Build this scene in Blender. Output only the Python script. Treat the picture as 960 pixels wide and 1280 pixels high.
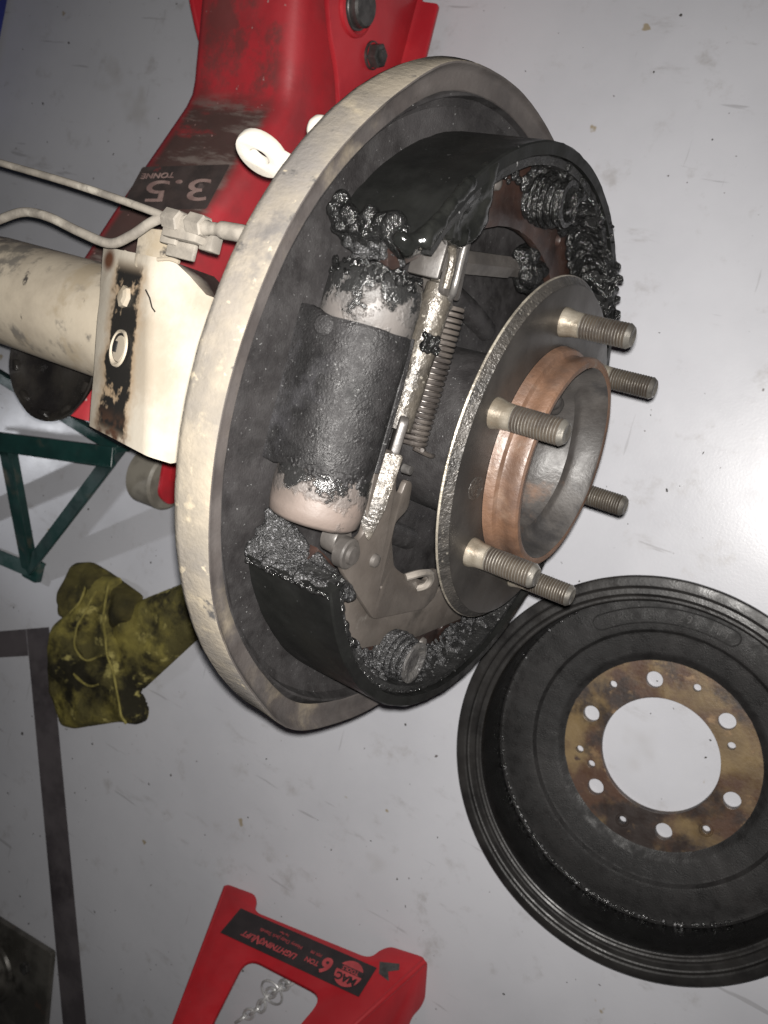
import bpy, bmesh, math, random
from mathutils import Vector, Matrix, noise
from mathutils.geometry import intersect_point_line

S = 0.001                      # everything below is written in millimetres
scn = bpy.context.scene
for o in list(bpy.data.objects):
    bpy.data.objects.remove(o)
COL = scn.collection

# ------------------------------------------------------------------ camera
cd = bpy.data.cameras.new('camera')
cam = bpy.data.objects.new('camera', cd)
COL.objects.link(cam)
CAM = Vector((97.894, 18.046, 799.092)) * S
RIGHT = Vector((0.84019364, 0.27238593, -0.46891423))
UP = Vector((-0.31385534, 0.94940867, -0.01086275))
BACK = Vector((0.44223237, 0.15629805, 0.88317691))
mw = Matrix((RIGHT, UP, BACK)).transposed().to_4x4()
mw.translation = CAM
cam.matrix_world = mw
cd.sensor_fit = 'HORIZONTAL'
cd.sensor_width = 36.0
cd.lens = 1035.0 / 960.0 * 36.0
cd.clip_start = 0.01
cd.clip_end = 60.0
cd.dof.use_dof = True
cd.dof.focus_distance = 0.44
cd.dof.aperture_fstop = 24.0
scn.camera = cam

# ------------------------------------------------------------------ light
wd = bpy.data.worlds.new('World')
scn.world = wd
wd.use_nodes = True
wd.node_tree.nodes['Background'].inputs[0].default_value = (0.80, 0.88, 1.0, 1)
wd.node_tree.nodes['Background'].inputs[1].default_value = 0.014

fl = bpy.data.lights.new('phone_flash', 'SPOT')       # the phone's own flash, beside its lens
fl.energy = 41.0
fl.spot_size = math.radians(122)
fl.spot_blend = 1.0
fl.color = (1.0, 0.965, 0.92)
fl.shadow_soft_size = 0.0025
flo = bpy.data.objects.new('phone_flash', fl)
COL.objects.link(flo)
flo.location = CAM + UP * 0.0052 + RIGHT * 0.001
flo.rotation_euler = cam.matrix_world.to_euler()

wl = bpy.data.lights.new('work_lamp', 'SPOT')           # hand lamp under the vehicle, out of frame on the left
wl.energy = 7.0
wl.color = (0.93, 0.95, 1.0)
wl.spot_size = math.radians(34)
wl.spot_blend = 0.8
wl.shadow_soft_size = 0.018
wlo = bpy.data.objects.new('work_lamp', wl)
COL.objects.link(wlo)
wlo.location = Vector((-1420, -330, 520)) * S
wlo.rotation_euler = (Vector((-760, -240, 0)) * S - wlo.location).to_track_quat('-Z', 'Y').to_euler()

scn.view_settings.view_transform = 'Standard'
scn.view_settings.look = 'None'
scn.view_settings.exposure = 0.0
scn.view_settings.gamma = 1.0

random.seed(7)
PI = math.pi

# ------------------------------------------------------------------ materials
class N:
    """small node-graph writer"""
    def __init__(s, name):
        s.m = bpy.data.materials.new(name)
        s.m.use_nodes = True
        s.t = s.m.node_tree
        s.b = s.t.nodes['Principled BSDF']
        tc = s.t.nodes.new('ShaderNodeTexCoord')
        s.co = tc.outputs['Object']
    def node(s, typ, **kw):
        n = s.t.nodes.new(typ)
        for k, v in kw.items():
            setattr(n, k, v)
        return n
    def link(s, a, b):
        s.t.links.new(a, b)
    def noise(s, scale, detail=5.0, rough=0.55, off=0.0, dist=0.0, stretch=None):
        mp = s.node('ShaderNodeMapping')
        s.link(s.co, mp.inputs['Vector'])
        mp.inputs['Location'].default_value = (off, off * 0.7, off * 1.3)
        if stretch:
            mp.inputs['Scale'].default_value = stretch
        n = s.node('ShaderNodeTexNoise')
        s.link(mp.outputs[0], n.inputs['Vector'])
        n.inputs['Scale'].default_value = scale
        n.inputs['Detail'].default_value = detail
        n.inputs['Roughness'].default_value = rough
        n.inputs['Distortion'].default_value = dist
        return n.outputs['Fac']
    def ramp(s, fac, lo, hi, a=0.0, b=1.0):
        r = s.node('ShaderNodeMapRange')
        r.interpolation_type = 'SMOOTHSTEP'
        s.link(fac, r.inputs['Value'])
        r.inputs['From Min'].default_value = lo
        r.inputs['From Max'].default_value = hi
        r.inputs['To Min'].default_value = a
        r.inputs['To Max'].default_value = b
        return r.outputs['Result']
    def math(s, op, a, b=None):
        n = s.node('ShaderNodeMath', operation=op)
        for i, x in enumerate((a, b)):
            if x is None:
                continue
            if isinstance(x, (int, float)):
                n.inputs[i].default_value = x
            else:
                s.link(x, n.inputs[i])
        return n.outputs[0]
    def xyz(s):
        n = s.node('ShaderNodeSeparateXYZ')
        s.link(s.co, n.inputs[0])
        return n.outputs
    def mix(s, fac, a, b):
        n = s.node('ShaderNodeMix', data_type='RGBA')
        s.link(fac, n.inputs['Factor']) if not isinstance(fac, (int, float)) else setattr(n.inputs['Factor'], 'default_value', fac)
        for nm, x in ((6, a), (7, b)):
            if isinstance(x, tuple):
                n.inputs[nm].default_value = (x[0], x[1], x[2], 1)
            else:
                s.link(x, n.inputs[nm])
        return n.outputs[2]
    def set(s, nm, x):
        i = s.b.inputs[nm]
        if isinstance(x, tuple):
            i.default_value = (x[0], x[1], x[2], 1)
        elif isinstance(x, (int, float)):
            i.default_value = x
        else:
            s.link(x, i)
    def bump(s, h, strength=0.3, dist=0.001):
        n = s.node('ShaderNodeBump')
        n.inputs['Strength'].default_value = strength
        n.inputs['Distance'].default_value = dist
        s.link(h, n.inputs['Height'])
        s.link(n.outputs[0], s.b.inputs['Normal'])


def mat(name, c1, c2=None, sc=40, lo=0.4, hi=0.62, rough=0.6, rvar=0.12, metal=0.0, spec=0.5,
        bump=0.25, bsc=450, bdist=0.0006, layers=(), coat=0.0):
    """two noise-mixed colours, further noise-masked stains, uneven gloss and fine relief"""
    n = N(name)
    c2 = c2 or tuple(x * 0.72 for x in c1)
    col = n.mix(n.ramp(n.noise(sc, 7, 0.6), lo, hi), c1, c2)
    for i, (c, s_, a, b) in enumerate(layers):
        col = n.mix(n.ramp(n.noise(s_, 6, 0.62, off=3.1 + 2.3 * i), a, b), col, c)
    n.set('Base Color', col)
    n.set('Roughness', n.ramp(n.noise(sc * 2.3, 5, 0.6, off=9.0), 0.3, 0.7, max(0.03, rough - rvar), min(1, rough + rvar)))
    n.set('Metallic', metal)
    n.b.inputs['Specular IOR Level'].default_value = spec
    n.b.inputs['Coat Weight'].default_value = coat
    n.b.inputs['Coat Roughness'].default_value = 0.12
    if bump:
        h = n.math('ADD', n.noise(bsc, 4, 0.6), n.math('MULTIPLY', n.noise(bsc * 0.2, 4, 0.6, off=4.0), 1.6))
        n.bump(h, bump, bdist)
    return n.m


def speckled(name, c1, c2, flecks, sc=60, rough=0.55, spec=0.5, fs=900, flo=0.68, bump=0.6, bsc=700, bdist=0.0009, rvar=0.15, metal=0.0, c3=None, c3sc=22, lowb=1.5):
    n = N(name)
    col = n.mix(n.ramp(n.noise(sc, 7, 0.65), 0.38, 0.64), c1, c2)
    if c3:
        col = n.mix(n.ramp(n.noise(c3sc, 5, 0.6, off=6.6), 0.5, 0.7), col, c3)
    col = n.mix(n.ramp(n.noise(fs, 2, 0.5, off=2.0), flo, flo + 0.06), col, flecks)
    n.set('Base Color', col)
    n.set('Roughness', n.ramp(n.noise(sc * 3, 5, 0.6, off=5.0), 0.3, 0.7, max(0.04, rough - rvar), rough + rvar))
    n.set('Metallic', metal)
    n.b.inputs['Specular IOR Level'].default_value = spec
    n.bump(n.math('ADD', n.noise(bsc, 3, 0.6), n.math('MULTIPLY', n.noise(bsc * 0.22, 4, 0.6), lowb)), bump, bdist)
    return n.m


M = {}
M['floor_line'] = mat('floor_line', (0.085, 0.075, 0.080), (0.055, 0.048, 0.052), sc=14, rough=0.5, bump=0.12, bsc=300,
                      layers=(((0.035, 0.03, 0.033), 9, 0.52, 0.7),))
M['plate_dark'] = speckled('plate_dark', (0.0150, 0.0140, 0.0142), (0.0085, 0.0078, 0.0080), (0.09, 0.09, 0.09), sc=45, rough=0.55, spec=0.34,
                           fs=620, flo=0.70, bump=0.5, bsc=1000, bdist=0.0006, lowb=0.3, c3=(0.023, 0.0215, 0.022), c3sc=14)
M['lip_inner'] = mat('lip_inner', (0.036, 0.031, 0.029), (0.024, 0.0205, 0.0195), sc=30, rough=0.62, bump=0.3,
                     layers=(((0.095, 0.080, 0.060), 16, 0.55, 0.7), ((0.016, 0.014, 0.014), 24, 0.6, 0.72)))
M['lip_dust'] = mat('lip_dust', (0.128, 0.112, 0.089), (0.094, 0.084, 0.070), sc=34, rough=0.9, bump=0.6, spec=0.12, bsc=420,
                    layers=(((0.172, 0.148, 0.110), 70, 0.54, 0.68), ((0.080, 0.074, 0.069), 9, 0.40, 0.58), ((0.060, 0.056, 0.053), 24, 0.53, 0.66), ((0.032, 0.031, 0.031), 60, 0.62, 0.70), ((0.19, 0.165, 0.125), 150, 0.62, 0.70)))
M['cream'] = mat('cream_paint', (0.40, 0.35, 0.275), (0.31, 0.268, 0.21), sc=14, rough=0.6, bump=0.2, bsc=200,
                 layers=(((0.10, 0.088, 0.075), 9, 0.53, 0.60), ((0.15, 0.135, 0.115), 15, 0.54, 0.61), ((0.30, 0.25, 0.18), 30, 0.52, 0.68), ((0.05, 0.045, 0.04), 34, 0.66, 0.72)))
M['white'] = mat('white_paint', (0.50, 0.47, 0.42), (0.36, 0.33, 0.28), sc=24, rough=0.55, bump=0.15, bsc=200)
M['pipe'] = mat('dusty_pipe', (0.23, 0.208, 0.178), (0.15, 0.136, 0.118), sc=60, rough=0.6, bump=0.25, bsc=300,
                layers=(((0.35, 0.325, 0.28), 45, 0.55, 0.7), ((0.10, 0.09, 0.08), 60, 0.66, 0.74)))
def boot_material(name, upper):
    """dusty pinkish rubber with grease worked into it from the end or the joint"""
    n = N(name)
    col = n.mix(n.ramp(n.noise(34, 6, 0.6), 0.4, 0.64), (0.078, 0.062, 0.054), (0.058, 0.047, 0.041))
    x, y, z = n.xyz()
    if upper:
        g = n.ramp(y, 0.034, 0.058, 0.02, 0.30)
        base = n.ramp(n.noise(30, 4, 0.6, off=5), 0.40, 0.62)
        col = n.mix(base, n.mix(0.75, col, (0.056, 0.053, 0.051)), (0.040, 0.038, 0.037))
    else:
        g = n.ramp(y, -0.046, -0.028, -0.10, 0.24)
    m = n.ramp(n.math('ADD', n.noise(110, 6, 0.7, off=2), g), 0.62, 0.70)
    sm = n.ramp(n.math('ADD', n.noise(60, 6, 0.7, off=7), g), 0.50, 0.66)
    col = n.mix(n.math('MULTIPLY', sm, 0.6), col, (0.034, 0.032, 0.031))
    col = n.mix(m, col, (0.009, 0.009, 0.009))
    n.set('Base Color', col)
    n.set('Roughness', n.ramp(m, 0.0, 1.0, 0.55, 0.22))
    n.b.inputs['Specular IOR Level'].default_value = 0.4
    n.bump(n.math('ADD', n.math('MULTIPLY', m, 1.2), n.math('MULTIPLY', n.noise(420, 4, 0.6), n.ramp(sm, 0, 1, 0.3, 1.5))), 0.7, 0.0008)
    return n.m
M['boot'] = boot_material('rubber_boot', False)
M['boot_upper'] = boot_material('rubber_boot_greasy', True)
M['cyl'] = speckled('cylinder_casting', (0.0110, 0.0105, 0.0108), (0.0060, 0.0058, 0.0060), (0.06, 0.06, 0.06), sc=55, rough=0.52, spec=0.20,
                    fs=780, flo=0.67, bump=0.8, bsc=900, bdist=0.0008, rvar=0.2, c3=(0.020, 0.0195, 0.021), c3sc=40, lowb=0.7)
M['lining'] = speckled('friction_lining', (0.0060, 0.0062, 0.0058), (0.0036, 0.0037, 0.0036), (0.04, 0.04, 0.04), sc=24, rough=0.42, spec=0.16,
                       fs=500, flo=0.735, bump=0.15, bsc=600, bdist=0.0005, lowb=0.5)
M['shoe_table'] = speckled('shoe_table', (0.011, 0.011, 0.011), (0.006, 0.006, 0.006), (0.12, 0.12, 0.12), sc=60, rough=0.42, spec=0.35,
                           fs=520, flo=0.66, bump=0.8, bsc=650)
M['web'] = mat('oily_rust_web', (0.021, 0.0115, 0.0090), (0.011, 0.0068, 0.0060), sc=40, rough=0.38, bump=0.3, spec=0.35,
               layers=(((0.014, 0.011, 0.010), 26, 0.52, 0.68),))
M['grease'] = mat('wet_grease', (0.0070, 0.0072, 0.0066), (0.0040, 0.0042, 0.0040), sc=60, rough=0.17, rvar=0.07, spec=0.42, bump=0.35, bsc=160, bdist=0.0016)
M['grease_lump'] = speckled('lumpy_grease', (0.0075, 0.0075, 0.0075), (0.0035, 0.0035, 0.0035), (0.05, 0.05, 0.05), sc=120, rough=0.17, spec=0.36,
                            fs=700, flo=0.73, bump=1.0, bsc=520, bdist=0.0018, rvar=0.08)
M['dust'] = speckled('wet_brake_dust', (0.0115, 0.0115, 0.0118), (0.0052, 0.0052, 0.0053), (0.10, 0.10, 0.105), sc=220, rough=0.40, spec=0.32,
                     fs=1250, flo=0.60, bump=1.0, bsc=1400, bdist=0.0009, rvar=0.15)
M['crumb'] = speckled('shiny_crumb', (0.020, 0.020, 0.020), (0.010, 0.010, 0.010), (0.30, 0.30, 0.31), sc=200, rough=0.16, spec=0.8,
                      fs=420, flo=0.60, bump=1.0, bsc=500, bdist=0.0016, rvar=0.06)
M['steel_tube'] = speckled('worn_zinc_tube', (0.060, 0.053, 0.044), (0.028, 0.025, 0.022), (0.15, 0.138, 0.118), sc=55, rough=0.36, spec=0.5,
                           fs=420, flo=0.63, bump=0.7, bsc=480, metal=0.35, rvar=0.14)
M['steel_grey'] = mat('dull_steel', (0.055, 0.050, 0.046), (0.034, 0.031, 0.029), sc=30, rough=0.42, metal=0.3, bump=0.25, bsc=380,
                      layers=(((0.024, 0.021, 0.019), 28, 0.58, 0.74),))
M['dusty_cup'] = speckled('dusty_cup', (0.040, 0.038, 0.036), (0.020, 0.019, 0.019), (0.10, 0.10, 0.10), sc=80, rough=0.5, spec=0.35, fs=500, flo=0.66, bump=0.8, bsc=600)
M['lever'] = mat('lever_steel', (0.066, 0.057, 0.050), (0.048, 0.041, 0.036), sc=24, rough=0.45, metal=0.25, bump=0.22, bsc=420,
                 layers=(((0.026, 0.023, 0.020), 20, 0.58, 0.74), ((0.085, 0.078, 0.070), 60, 0.66, 0.76)))
M['spring'] = mat('spring_steel', (0.060, 0.052, 0.046), (0.030, 0.026, 0.024), sc=80, rough=0.42, metal=0.4, bump=0.2)
M['wire'] = mat('bright_wire', (0.12, 0.115, 0.11), (0.06, 0.057, 0.055), sc=90, rough=0.3, metal=0.6, bump=0.15)
M['hook'] = mat('bright_hook', (0.15, 0.135, 0.12), (0.09, 0.082, 0.074), sc=90, rough=0.35, metal=0.3, bump=0.15)
M['flange'] = mat('machined_flange', (0.060, 0.055, 0.051), (0.036, 0.033, 0.031), sc=20, rough=0.40, rvar=0.08, metal=0.75, bump=0.10, bsc=600,
                  layers=(((0.060, 0.034, 0.020), 18, 0.60, 0.78), ((0.028, 0.026, 0.025), 14, 0.52, 0.70)))
M['flange_rim'] = speckled('cast_flange_rim', (0.034, 0.031, 0.028), (0.018, 0.017, 0.016), (0.10, 0.092, 0.08), sc=60, rough=0.42, spec=0.4,
                           fs=600, flo=0.64, bump=0.8, bsc=700, metal=0.4)
M['worn_edge'] = speckled('worn_bright_edge', (0.22, 0.20, 0.165), (0.10, 0.09, 0.075), (0.30, 0.28, 0.24), sc=50, rough=0.36, spec=0.5, fs=500, flo=0.64, bump=0.5, bsc=600, metal=0.5)
M['rust'] = mat('orange_rust', (0.074, 0.040, 0.024), (0.044, 0.025, 0.0165), sc=30, rough=0.52, bump=0.5, bsc=420, metal=0.1,
                layers=(((0.105, 0.072, 0.052), 26, 0.54, 0.70), ((0.040, 0.024, 0.018), 20, 0.56, 0.72), ((0.080, 0.058, 0.045), 44, 0.60, 0.72)))
M['bore'] = mat('oily_bore', (0.036, 0.0325, 0.030), (0.017, 0.015, 0.014), sc=20, rough=0.58, bump=0.4, bsc=350, metal=0.05,
                layers=(((0.075, 0.045, 0.030), 24, 0.60, 0.74), ((0.014, 0.013, 0.013), 26, 0.52, 0.66)))
M['thread'] = mat('stud_thread', (0.165, 0.155, 0.138), (0.090, 0.084, 0.076), sc=70, rough=0.34, metal=0.75, bump=0.25, bsc=700,
                  layers=(((0.26, 0.245, 0.215), 50, 0.56, 0.70), ((0.05, 0.043, 0.036), 60, 0.60, 0.76)))
M['thread_root'] = mat('thread_root_shade_grime', (0.030, 0.024, 0.018), (0.018, 0.014, 0.011), sc=90, rough=0.5, bump=0.2)  # groove shade painted into the colour, along with rusty oil grime
M['stud_collar'] = mat('stud_collar', (0.20, 0.18, 0.148), (0.115, 0.097, 0.074), sc=60, rough=0.36, metal=0.6, bump=0.2, bsc=600,
                       layers=(((0.15, 0.075, 0.032), 50, 0.56, 0.70),))
M['red'] = mat('red_jack_paint', (0.40, 0.022, 0.030), (0.33, 0.016, 0.024), sc=16, rough=0.38, bump=0.12, bsc=160, coat=0.15,
               layers=(((0.22, 0.025, 0.028), 9, 0.58, 0.74),))
M['red_dirty'] = None
M['red_stand'] = mat('red_stand_paint', (0.34, 0.014, 0.020), (0.28, 0.011, 0.016), sc=12, rough=0.42, bump=0.14, bsc=170, coat=0.1,
                     layers=(((0.11, 0.10, 0.10), 70, 0.735, 0.76),))
M['bolt'] = mat('dark_bolt', (0.10, 0.097, 0.094), (0.06, 0.058, 0.056), sc=90, rough=0.38, metal=0.6, bump=0.2, bsc=500)
M['black_rubber'] = mat('black_rubber', (0.012, 0.012, 0.012), (0.02, 0.02, 0.02), sc=60, rough=0.5)
M['saddle'] = mat('greasy_saddle', (0.020, 0.018, 0.016), (0.010, 0.009, 0.009), sc=30, rough=0.25, spec=0.7, bump=0.4, bsc=260,
                  layers=(((0.13, 0.11, 0.075), 22, 0.60, 0.72),))
M['castor'] = mat('grey_castor', (0.20, 0.185, 0.155), (0.13, 0.12, 0.10), sc=30, rough=0.6, bump=0.3)
M['green'] = mat('dark_green_paint', (0.010, 0.040, 0.036), (0.007, 0.027, 0.025), sc=18, rough=0.45, bump=0.2,
                 layers=(((0.07, 0.065, 0.05), 16, 0.60, 0.74),))
M['blue'] = mat('blue_plastic', (0.02, 0.03, 0.20), (0.015, 0.022, 0.14), sc=10, rough=0.5, bump=0.1)
M['cloth'] = mat('yellow_cloth', (0.245, 0.212, 0.056), (0.155, 0.134, 0.040), sc=18, lo=0.35, hi=0.6, rough=0.95, spec=0.1, bump=1.0, bsc=800, bdist=0.0016,
                 layers=(((0.080, 0.071, 0.028), 12, 0.40, 0.56), ((0.022, 0.020, 0.013), 17, 0.48, 0.62), ((0.34, 0.30, 0.105), 34, 0.57, 0.68)))
M['cloth_dark'] = mat('soiled_cloth', (0.105, 0.090, 0.030), (0.060, 0.052, 0.021), sc=18, lo=0.35, hi=0.6, rough=0.95, spec=0.1, bump=1.0, bsc=800, bdist=0.0016,
                      layers=(((0.030, 0.027, 0.015), 14, 0.44, 0.60), ((0.19, 0.165, 0.045), 24, 0.58, 0.70)))
M['cloth_seam'] = mat('pale_seam', (0.27, 0.235, 0.075), (0.16, 0.14, 0.042), sc=40, rough=0.95, spec=0.1, bump=1.0, bsc=900, bdist=0.0016,
                      layers=(((0.07, 0.06, 0.025), 24, 0.55, 0.68),))
M['drum'] = speckled('drum_iron', (0.0135, 0.0130, 0.0132), (0.0080, 0.0077, 0.0078), (0.035, 0.034, 0.033), sc=34, rough=0.55, spec=0.28,
                     fs=520, flo=0.69, bump=0.55, bsc=700, bdist=0.0006, c3=(0.0175, 0.0165, 0.0165), c3sc=12, lowb=0.6)
M['drum_rim'] = mat('drum_rim', (0.0165, 0.0155, 0.0150), (0.0095, 0.0090, 0.0090), sc=24, rough=0.42, bump=0.3, bsc=420, spec=0.35)
M['drum_wall'] = mat('drum_friction_wall', (0.0060, 0.0060, 0.0062), (0.0040, 0.0040, 0.0040), sc=40, rough=0.30, bump=0.08, bsc=300, spec=0.35)
M['brass'] = mat('brassy_face', (0.155, 0.107, 0.050), (0.105, 0.070, 0.034), sc=20, rough=0.48, bump=0.3, bsc=350, metal=0.15,
                 layers=(((0.062, 0.032, 0.020), 12, 0.40, 0.54), ((0.024, 0.017, 0.015), 15, 0.48, 0.60), ((0.19, 0.12, 0.060), 34, 0.60, 0.72), ((0.045, 0.028, 0.022), 60, 0.62, 0.72)))
M['old_steel'] = mat('greasy_plate', (0.115, 0.108, 0.096), (0.058, 0.054, 0.048), sc=18, rough=0.32, metal=0.4, bump=0.3, bsc=300, spec=0.7,
                     layers=(((0.030, 0.027, 0.024), 14, 0.52, 0.66), ((0.13, 0.07, 0.05), 26, 0.64, 0.76)))
M['chrome'] = mat('galvanised_chain', (0.50, 0.50, 0.50), (0.34, 0.34, 0.34), sc=60, rough=0.35, metal=0.3, bump=0.15)
M['label_black'] = mat('label_black', (0.016, 0.013, 0.014), (0.024, 0.018, 0.019), sc=30, rough=0.45, bump=0.08,
                       layers=(((0.30, 0.02, 0.025), 90, 0.72, 0.75),))
M['label_red'] = mat('label_red_print', (0.36, 0.055, 0.060), (0.28, 0.04, 0.045), sc=60, rough=0.5, bump=0.05)
M['decal_dark'] = mat('worn_decal', (0.036, 0.029, 0.028), (0.060, 0.045, 0.042), sc=26, rough=0.6, bump=0.15,
                      layers=(((0.13, 0.10, 0.095), 30, 0.60, 0.72), ((0.24, 0.03, 0.035), 40, 0.66, 0.74)))
M['decal_print'] = mat('worn_decal_print', (0.30, 0.21, 0.19), (0.20, 0.13, 0.12), sc=60, rough=0.6, bump=0.1,
                       layers=(((0.12, 0.085, 0.08), 120, 0.64, 0.74),))
M['debris'] = mat('floor_debris', (0.03, 0.028, 0.028), (0.05, 0.045, 0.04), sc=200, rough=0.8)


def floor_material():
    n = N('painted_floor')
    col = n.mix(n.ramp(n.noise(3.0, 6, 0.6), 0.35, 0.68), (0.452, 0.456, 0.486), (0.392, 0.396, 0.424))
    col = n.mix(n.ramp(n.noise(22, 6, 0.7, off=2), 0.56, 0.74), col, (0.345, 0.340, 0.350))
    col = n.mix(n.ramp(n.noise(9, 7, 0.7, off=11, stretch=(1, 3, 1)), 0.60, 0.76), col, (0.32, 0.315, 0.325))
    col = n.mix(n.ramp(n.noise(150, 2, 0.4, off=5), 0.755, 0.79), col, (0.12, 0.11, 0.11))
    col = n.mix(n.ramp(n.noise(34, 3, 0.5, off=8), 0.745, 0.78), col, (0.27, 0.23, 0.17))
    # fine scuffs and a few oil spots
    sc_ = n.ramp(n.noise(26, 3, 0.5, off=17, stretch=(0.35, 4.0, 1)), 0.70, 0.74)
    col = n.mix(n.math('MULTIPLY', sc_, 0.45), col, (0.20, 0.195, 0.20))
    sc2 = n.ramp(n.noise(30, 3, 0.5, off=27, stretch=(4.2, 0.4, 1)), 0.71, 0.75)
    col = n.mix(n.math('MULTIPLY', sc2, 0.35), col, (0.22, 0.215, 0.22))
    oil = n.ramp(n.noise(5.5, 4, 0.55, off=31), 0.66, 0.74)
    col = n.mix(n.math('MULTIPLY', oil, 0.4), col, (0.24, 0.22, 0.19))
    n.set('Base Color', col)
    n.set('Roughness', n.ramp(n.noise(12, 6, 0.65, off=7), 0.3, 0.7, 0.27, 0.40))
    n.b.inputs['Specular IOR Level'].default_value = 0.36
    n.bump(n.math('ADD', n.noise(60, 6, 0.6), n.noise(420, 3, 0.5)), 0.05, 0.0012)
    return n.m


def bracket_material():
    """cream paint with a long oily black run and rust round the bolts, as the bracket itself is stained"""
    n = N('stained_bracket')
    col = n.mix(n.ramp(n.noise(20, 6, 0.6), 0.4, 0.66), (0.44, 0.40, 0.335), (0.33, 0.285, 0.225))
    x, y, z = n.xyz()
    # centre of the run along the bracket: a = -291 + 0.12 w   (w = -y)
    d = n.math('ADD', n.math('ADD', x, 0.3010), n.math('MULTIPLY', y, 0.13))
    wob = n.math('MULTIPLY', n.math('SUBTRACT', n.noise(70, 5, 0.6, off=3), 0.5), 0.026)
    dd = n.math('ABSOLUTE', n.math('ADD', d, wob))
    along = n.ramp(n.math('ABSOLUTE', n.math('ADD', y, 0.012)), 0.058, 0.046)
    halo = n.math('MULTIPLY', n.ramp(dd, 0.028, 0.012), along)
    col = n.mix(n.math('MULTIPLY', halo, 0.75), col, (0.30, 0.20, 0.11))
    core = n.math('MULTIPLY', n.ramp(dd, 0.0175, 0.0130), along)
    gap = n.ramp(n.noise(46, 4, 0.6, off=13), 0.66, 0.58)
    col = n.mix(n.math('MULTIPLY', core, gap), col, (0.012, 0.011, 0.010))
    low = n.math('MULTIPLY', n.ramp(y, -0.046, -0.060), n.ramp(dd, 0.024, 0.012))
    col = n.mix(n.math('MULTIPLY', low, n.ramp(n.noise(90, 5, 0.6, off=1), 0.35, 0.55)), col, (0.060, 0.030, 0.018))
    # rust spot by the upper corner
    rx = n.math('ADD', x, 0.3340)
    ry = n.math('SUBTRACT', y, 0.0405)
    rd = n.math('SQRT', n.math('ADD', n.math('MULTIPLY', rx, rx), n.math('MULTIPLY', ry, ry)))
    col = n.mix(n.ramp(rd, 0.010, 0.003), col, (0.10, 0.04, 0.02))
    col = n.mix(n.ramp(n.noise(55, 6, 0.65, off=21), 0.66, 0.74), col, (0.30, 0.22, 0.14))
    n.set('Base Color', col)
    n.set('Roughness', 0.55)
    n.bump(n.noise(220, 4, 0.6), 0.2, 0.0008)
    return n.m


def dirty_red_material():
    """red jack arm whose top is smeared with brown grime in long patches"""
    n = N('grimy_red_paint')
    col = n.mix(n.ramp(n.noise(16, 6, 0.6), 0.4, 0.65), (0.36, 0.026, 0.034), (0.26, 0.028, 0.033))
    x, y, z = n.xyz()          # local x runs along the jack, y across it
    top = n.ramp(n.math('ABSOLUTE', n.math('ADD', y, 0.006)), 0.056, 0.042)
    g1 = n.ramp(n.noise(9, 6, 0.65, off=4, stretch=(1.6, 0.6, 1)), 0.34, 0.45)
    zone = n.math('MULTIPLY', n.ramp(x, -0.045, -0.015), n.ramp(x, 0.26, 0.16))
    m1 = n.math('MULTIPLY', n.math('MULTIPLY', g1, top), zone)
    col = n.mix(n.math('MULTIPLY', m1, 0.92), col, (0.060, 0.050, 0.044))
    g2 = n.math('MULTIPLY', n.ramp(n.noise(30, 5, 0.7, off=8, stretch=(2.2, 0.5, 1)), 0.50, 0.66), m1)
    col = n.mix(n.math('MULTIPLY', g2, 0.85), col, (0.19, 0.155, 0.14))
    g3 = n.math('MULTIPLY', n.ramp(n.noise(22, 6, 0.7, off=15), 0.42, 0.60), n.ramp(x, -0.02, -0.05))
    col = n.mix(n.math('MULTIPLY', n.math('MULTIPLY', g3, top), 0.8), col, (0.12, 0.040, 0.038))
    col = n.mix(n.math('MULTIPLY', n.ramp(n.noise(160, 3, 0.5, off=3), 0.71, 0.75), top), col, (0.34, 0.20, 0.19))
    n.set('Base Color', col)
    n.set('Roughness', n.ramp(n.noise(30, 5, 0.6, off=1), 0.3, 0.7, 0.38, 0.62))
    n.bump(n.noise(260, 4, 0.6), 0.15, 0.0007)
    return n.m


M['floor'] = floor_material()
M['bracket'] = bracket_material()
M['red_dirty'] = dirty_red_material()

# ------------------------------------------------------------------ geometry helpers
def link_mesh(name, me, m, parent=None, smooth=True, angle=38):
    o = bpy.data.objects.new(name, me)
    COL.objects.link(o)
    if parent is not None:
        o.parent = parent
    if m is not None:
        me.materials.clear()
        me.materials.append(m)
    if smooth:
        me.polygons.foreach_set('use_smooth', [True] * len(me.polygons))
        me.set_sharp_from_angle(angle=math.radians(angle))
    return o


def mesh(name, verts, faces, recalc=True):
    me = bpy.data.meshes.new(name)
    me.from_pydata([tuple(v) for v in verts], [], faces)
    if recalc:
        bm = bmesh.new()
        bm.from_mesh(me)
        bmesh.ops.recalc_face_normals(bm, faces=bm.faces)
        bm.to_mesh(me)
        bm.free()
    me.update()
    return me


def obj(name, vf, m, parent=None, smooth=True, angle=38):
    return link_mesh(name, mesh(name, vf[0], vf[1]), m, parent, smooth, angle)


def thing(name, label, cat, loc=(0, 0, 0), rot=None, group=None):
    o = bpy.data.objects.new(name, None)
    COL.objects.link(o)
    o.empty_display_size = 0.02
    o.location = Vector(loc) * S
    if rot is not None:
        o.rotation_euler = rot
    o['label'] = label
    o['category'] = cat
    if group:
        o['group'] = group
    return o


def merge(*vfs):
    V, F = [], []
    for v, f in vfs:
        k = len(V)
        V += [Vector(p) for p in v]
        F += [tuple(i + k for i in q) for q in f]
    return V, F


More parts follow.
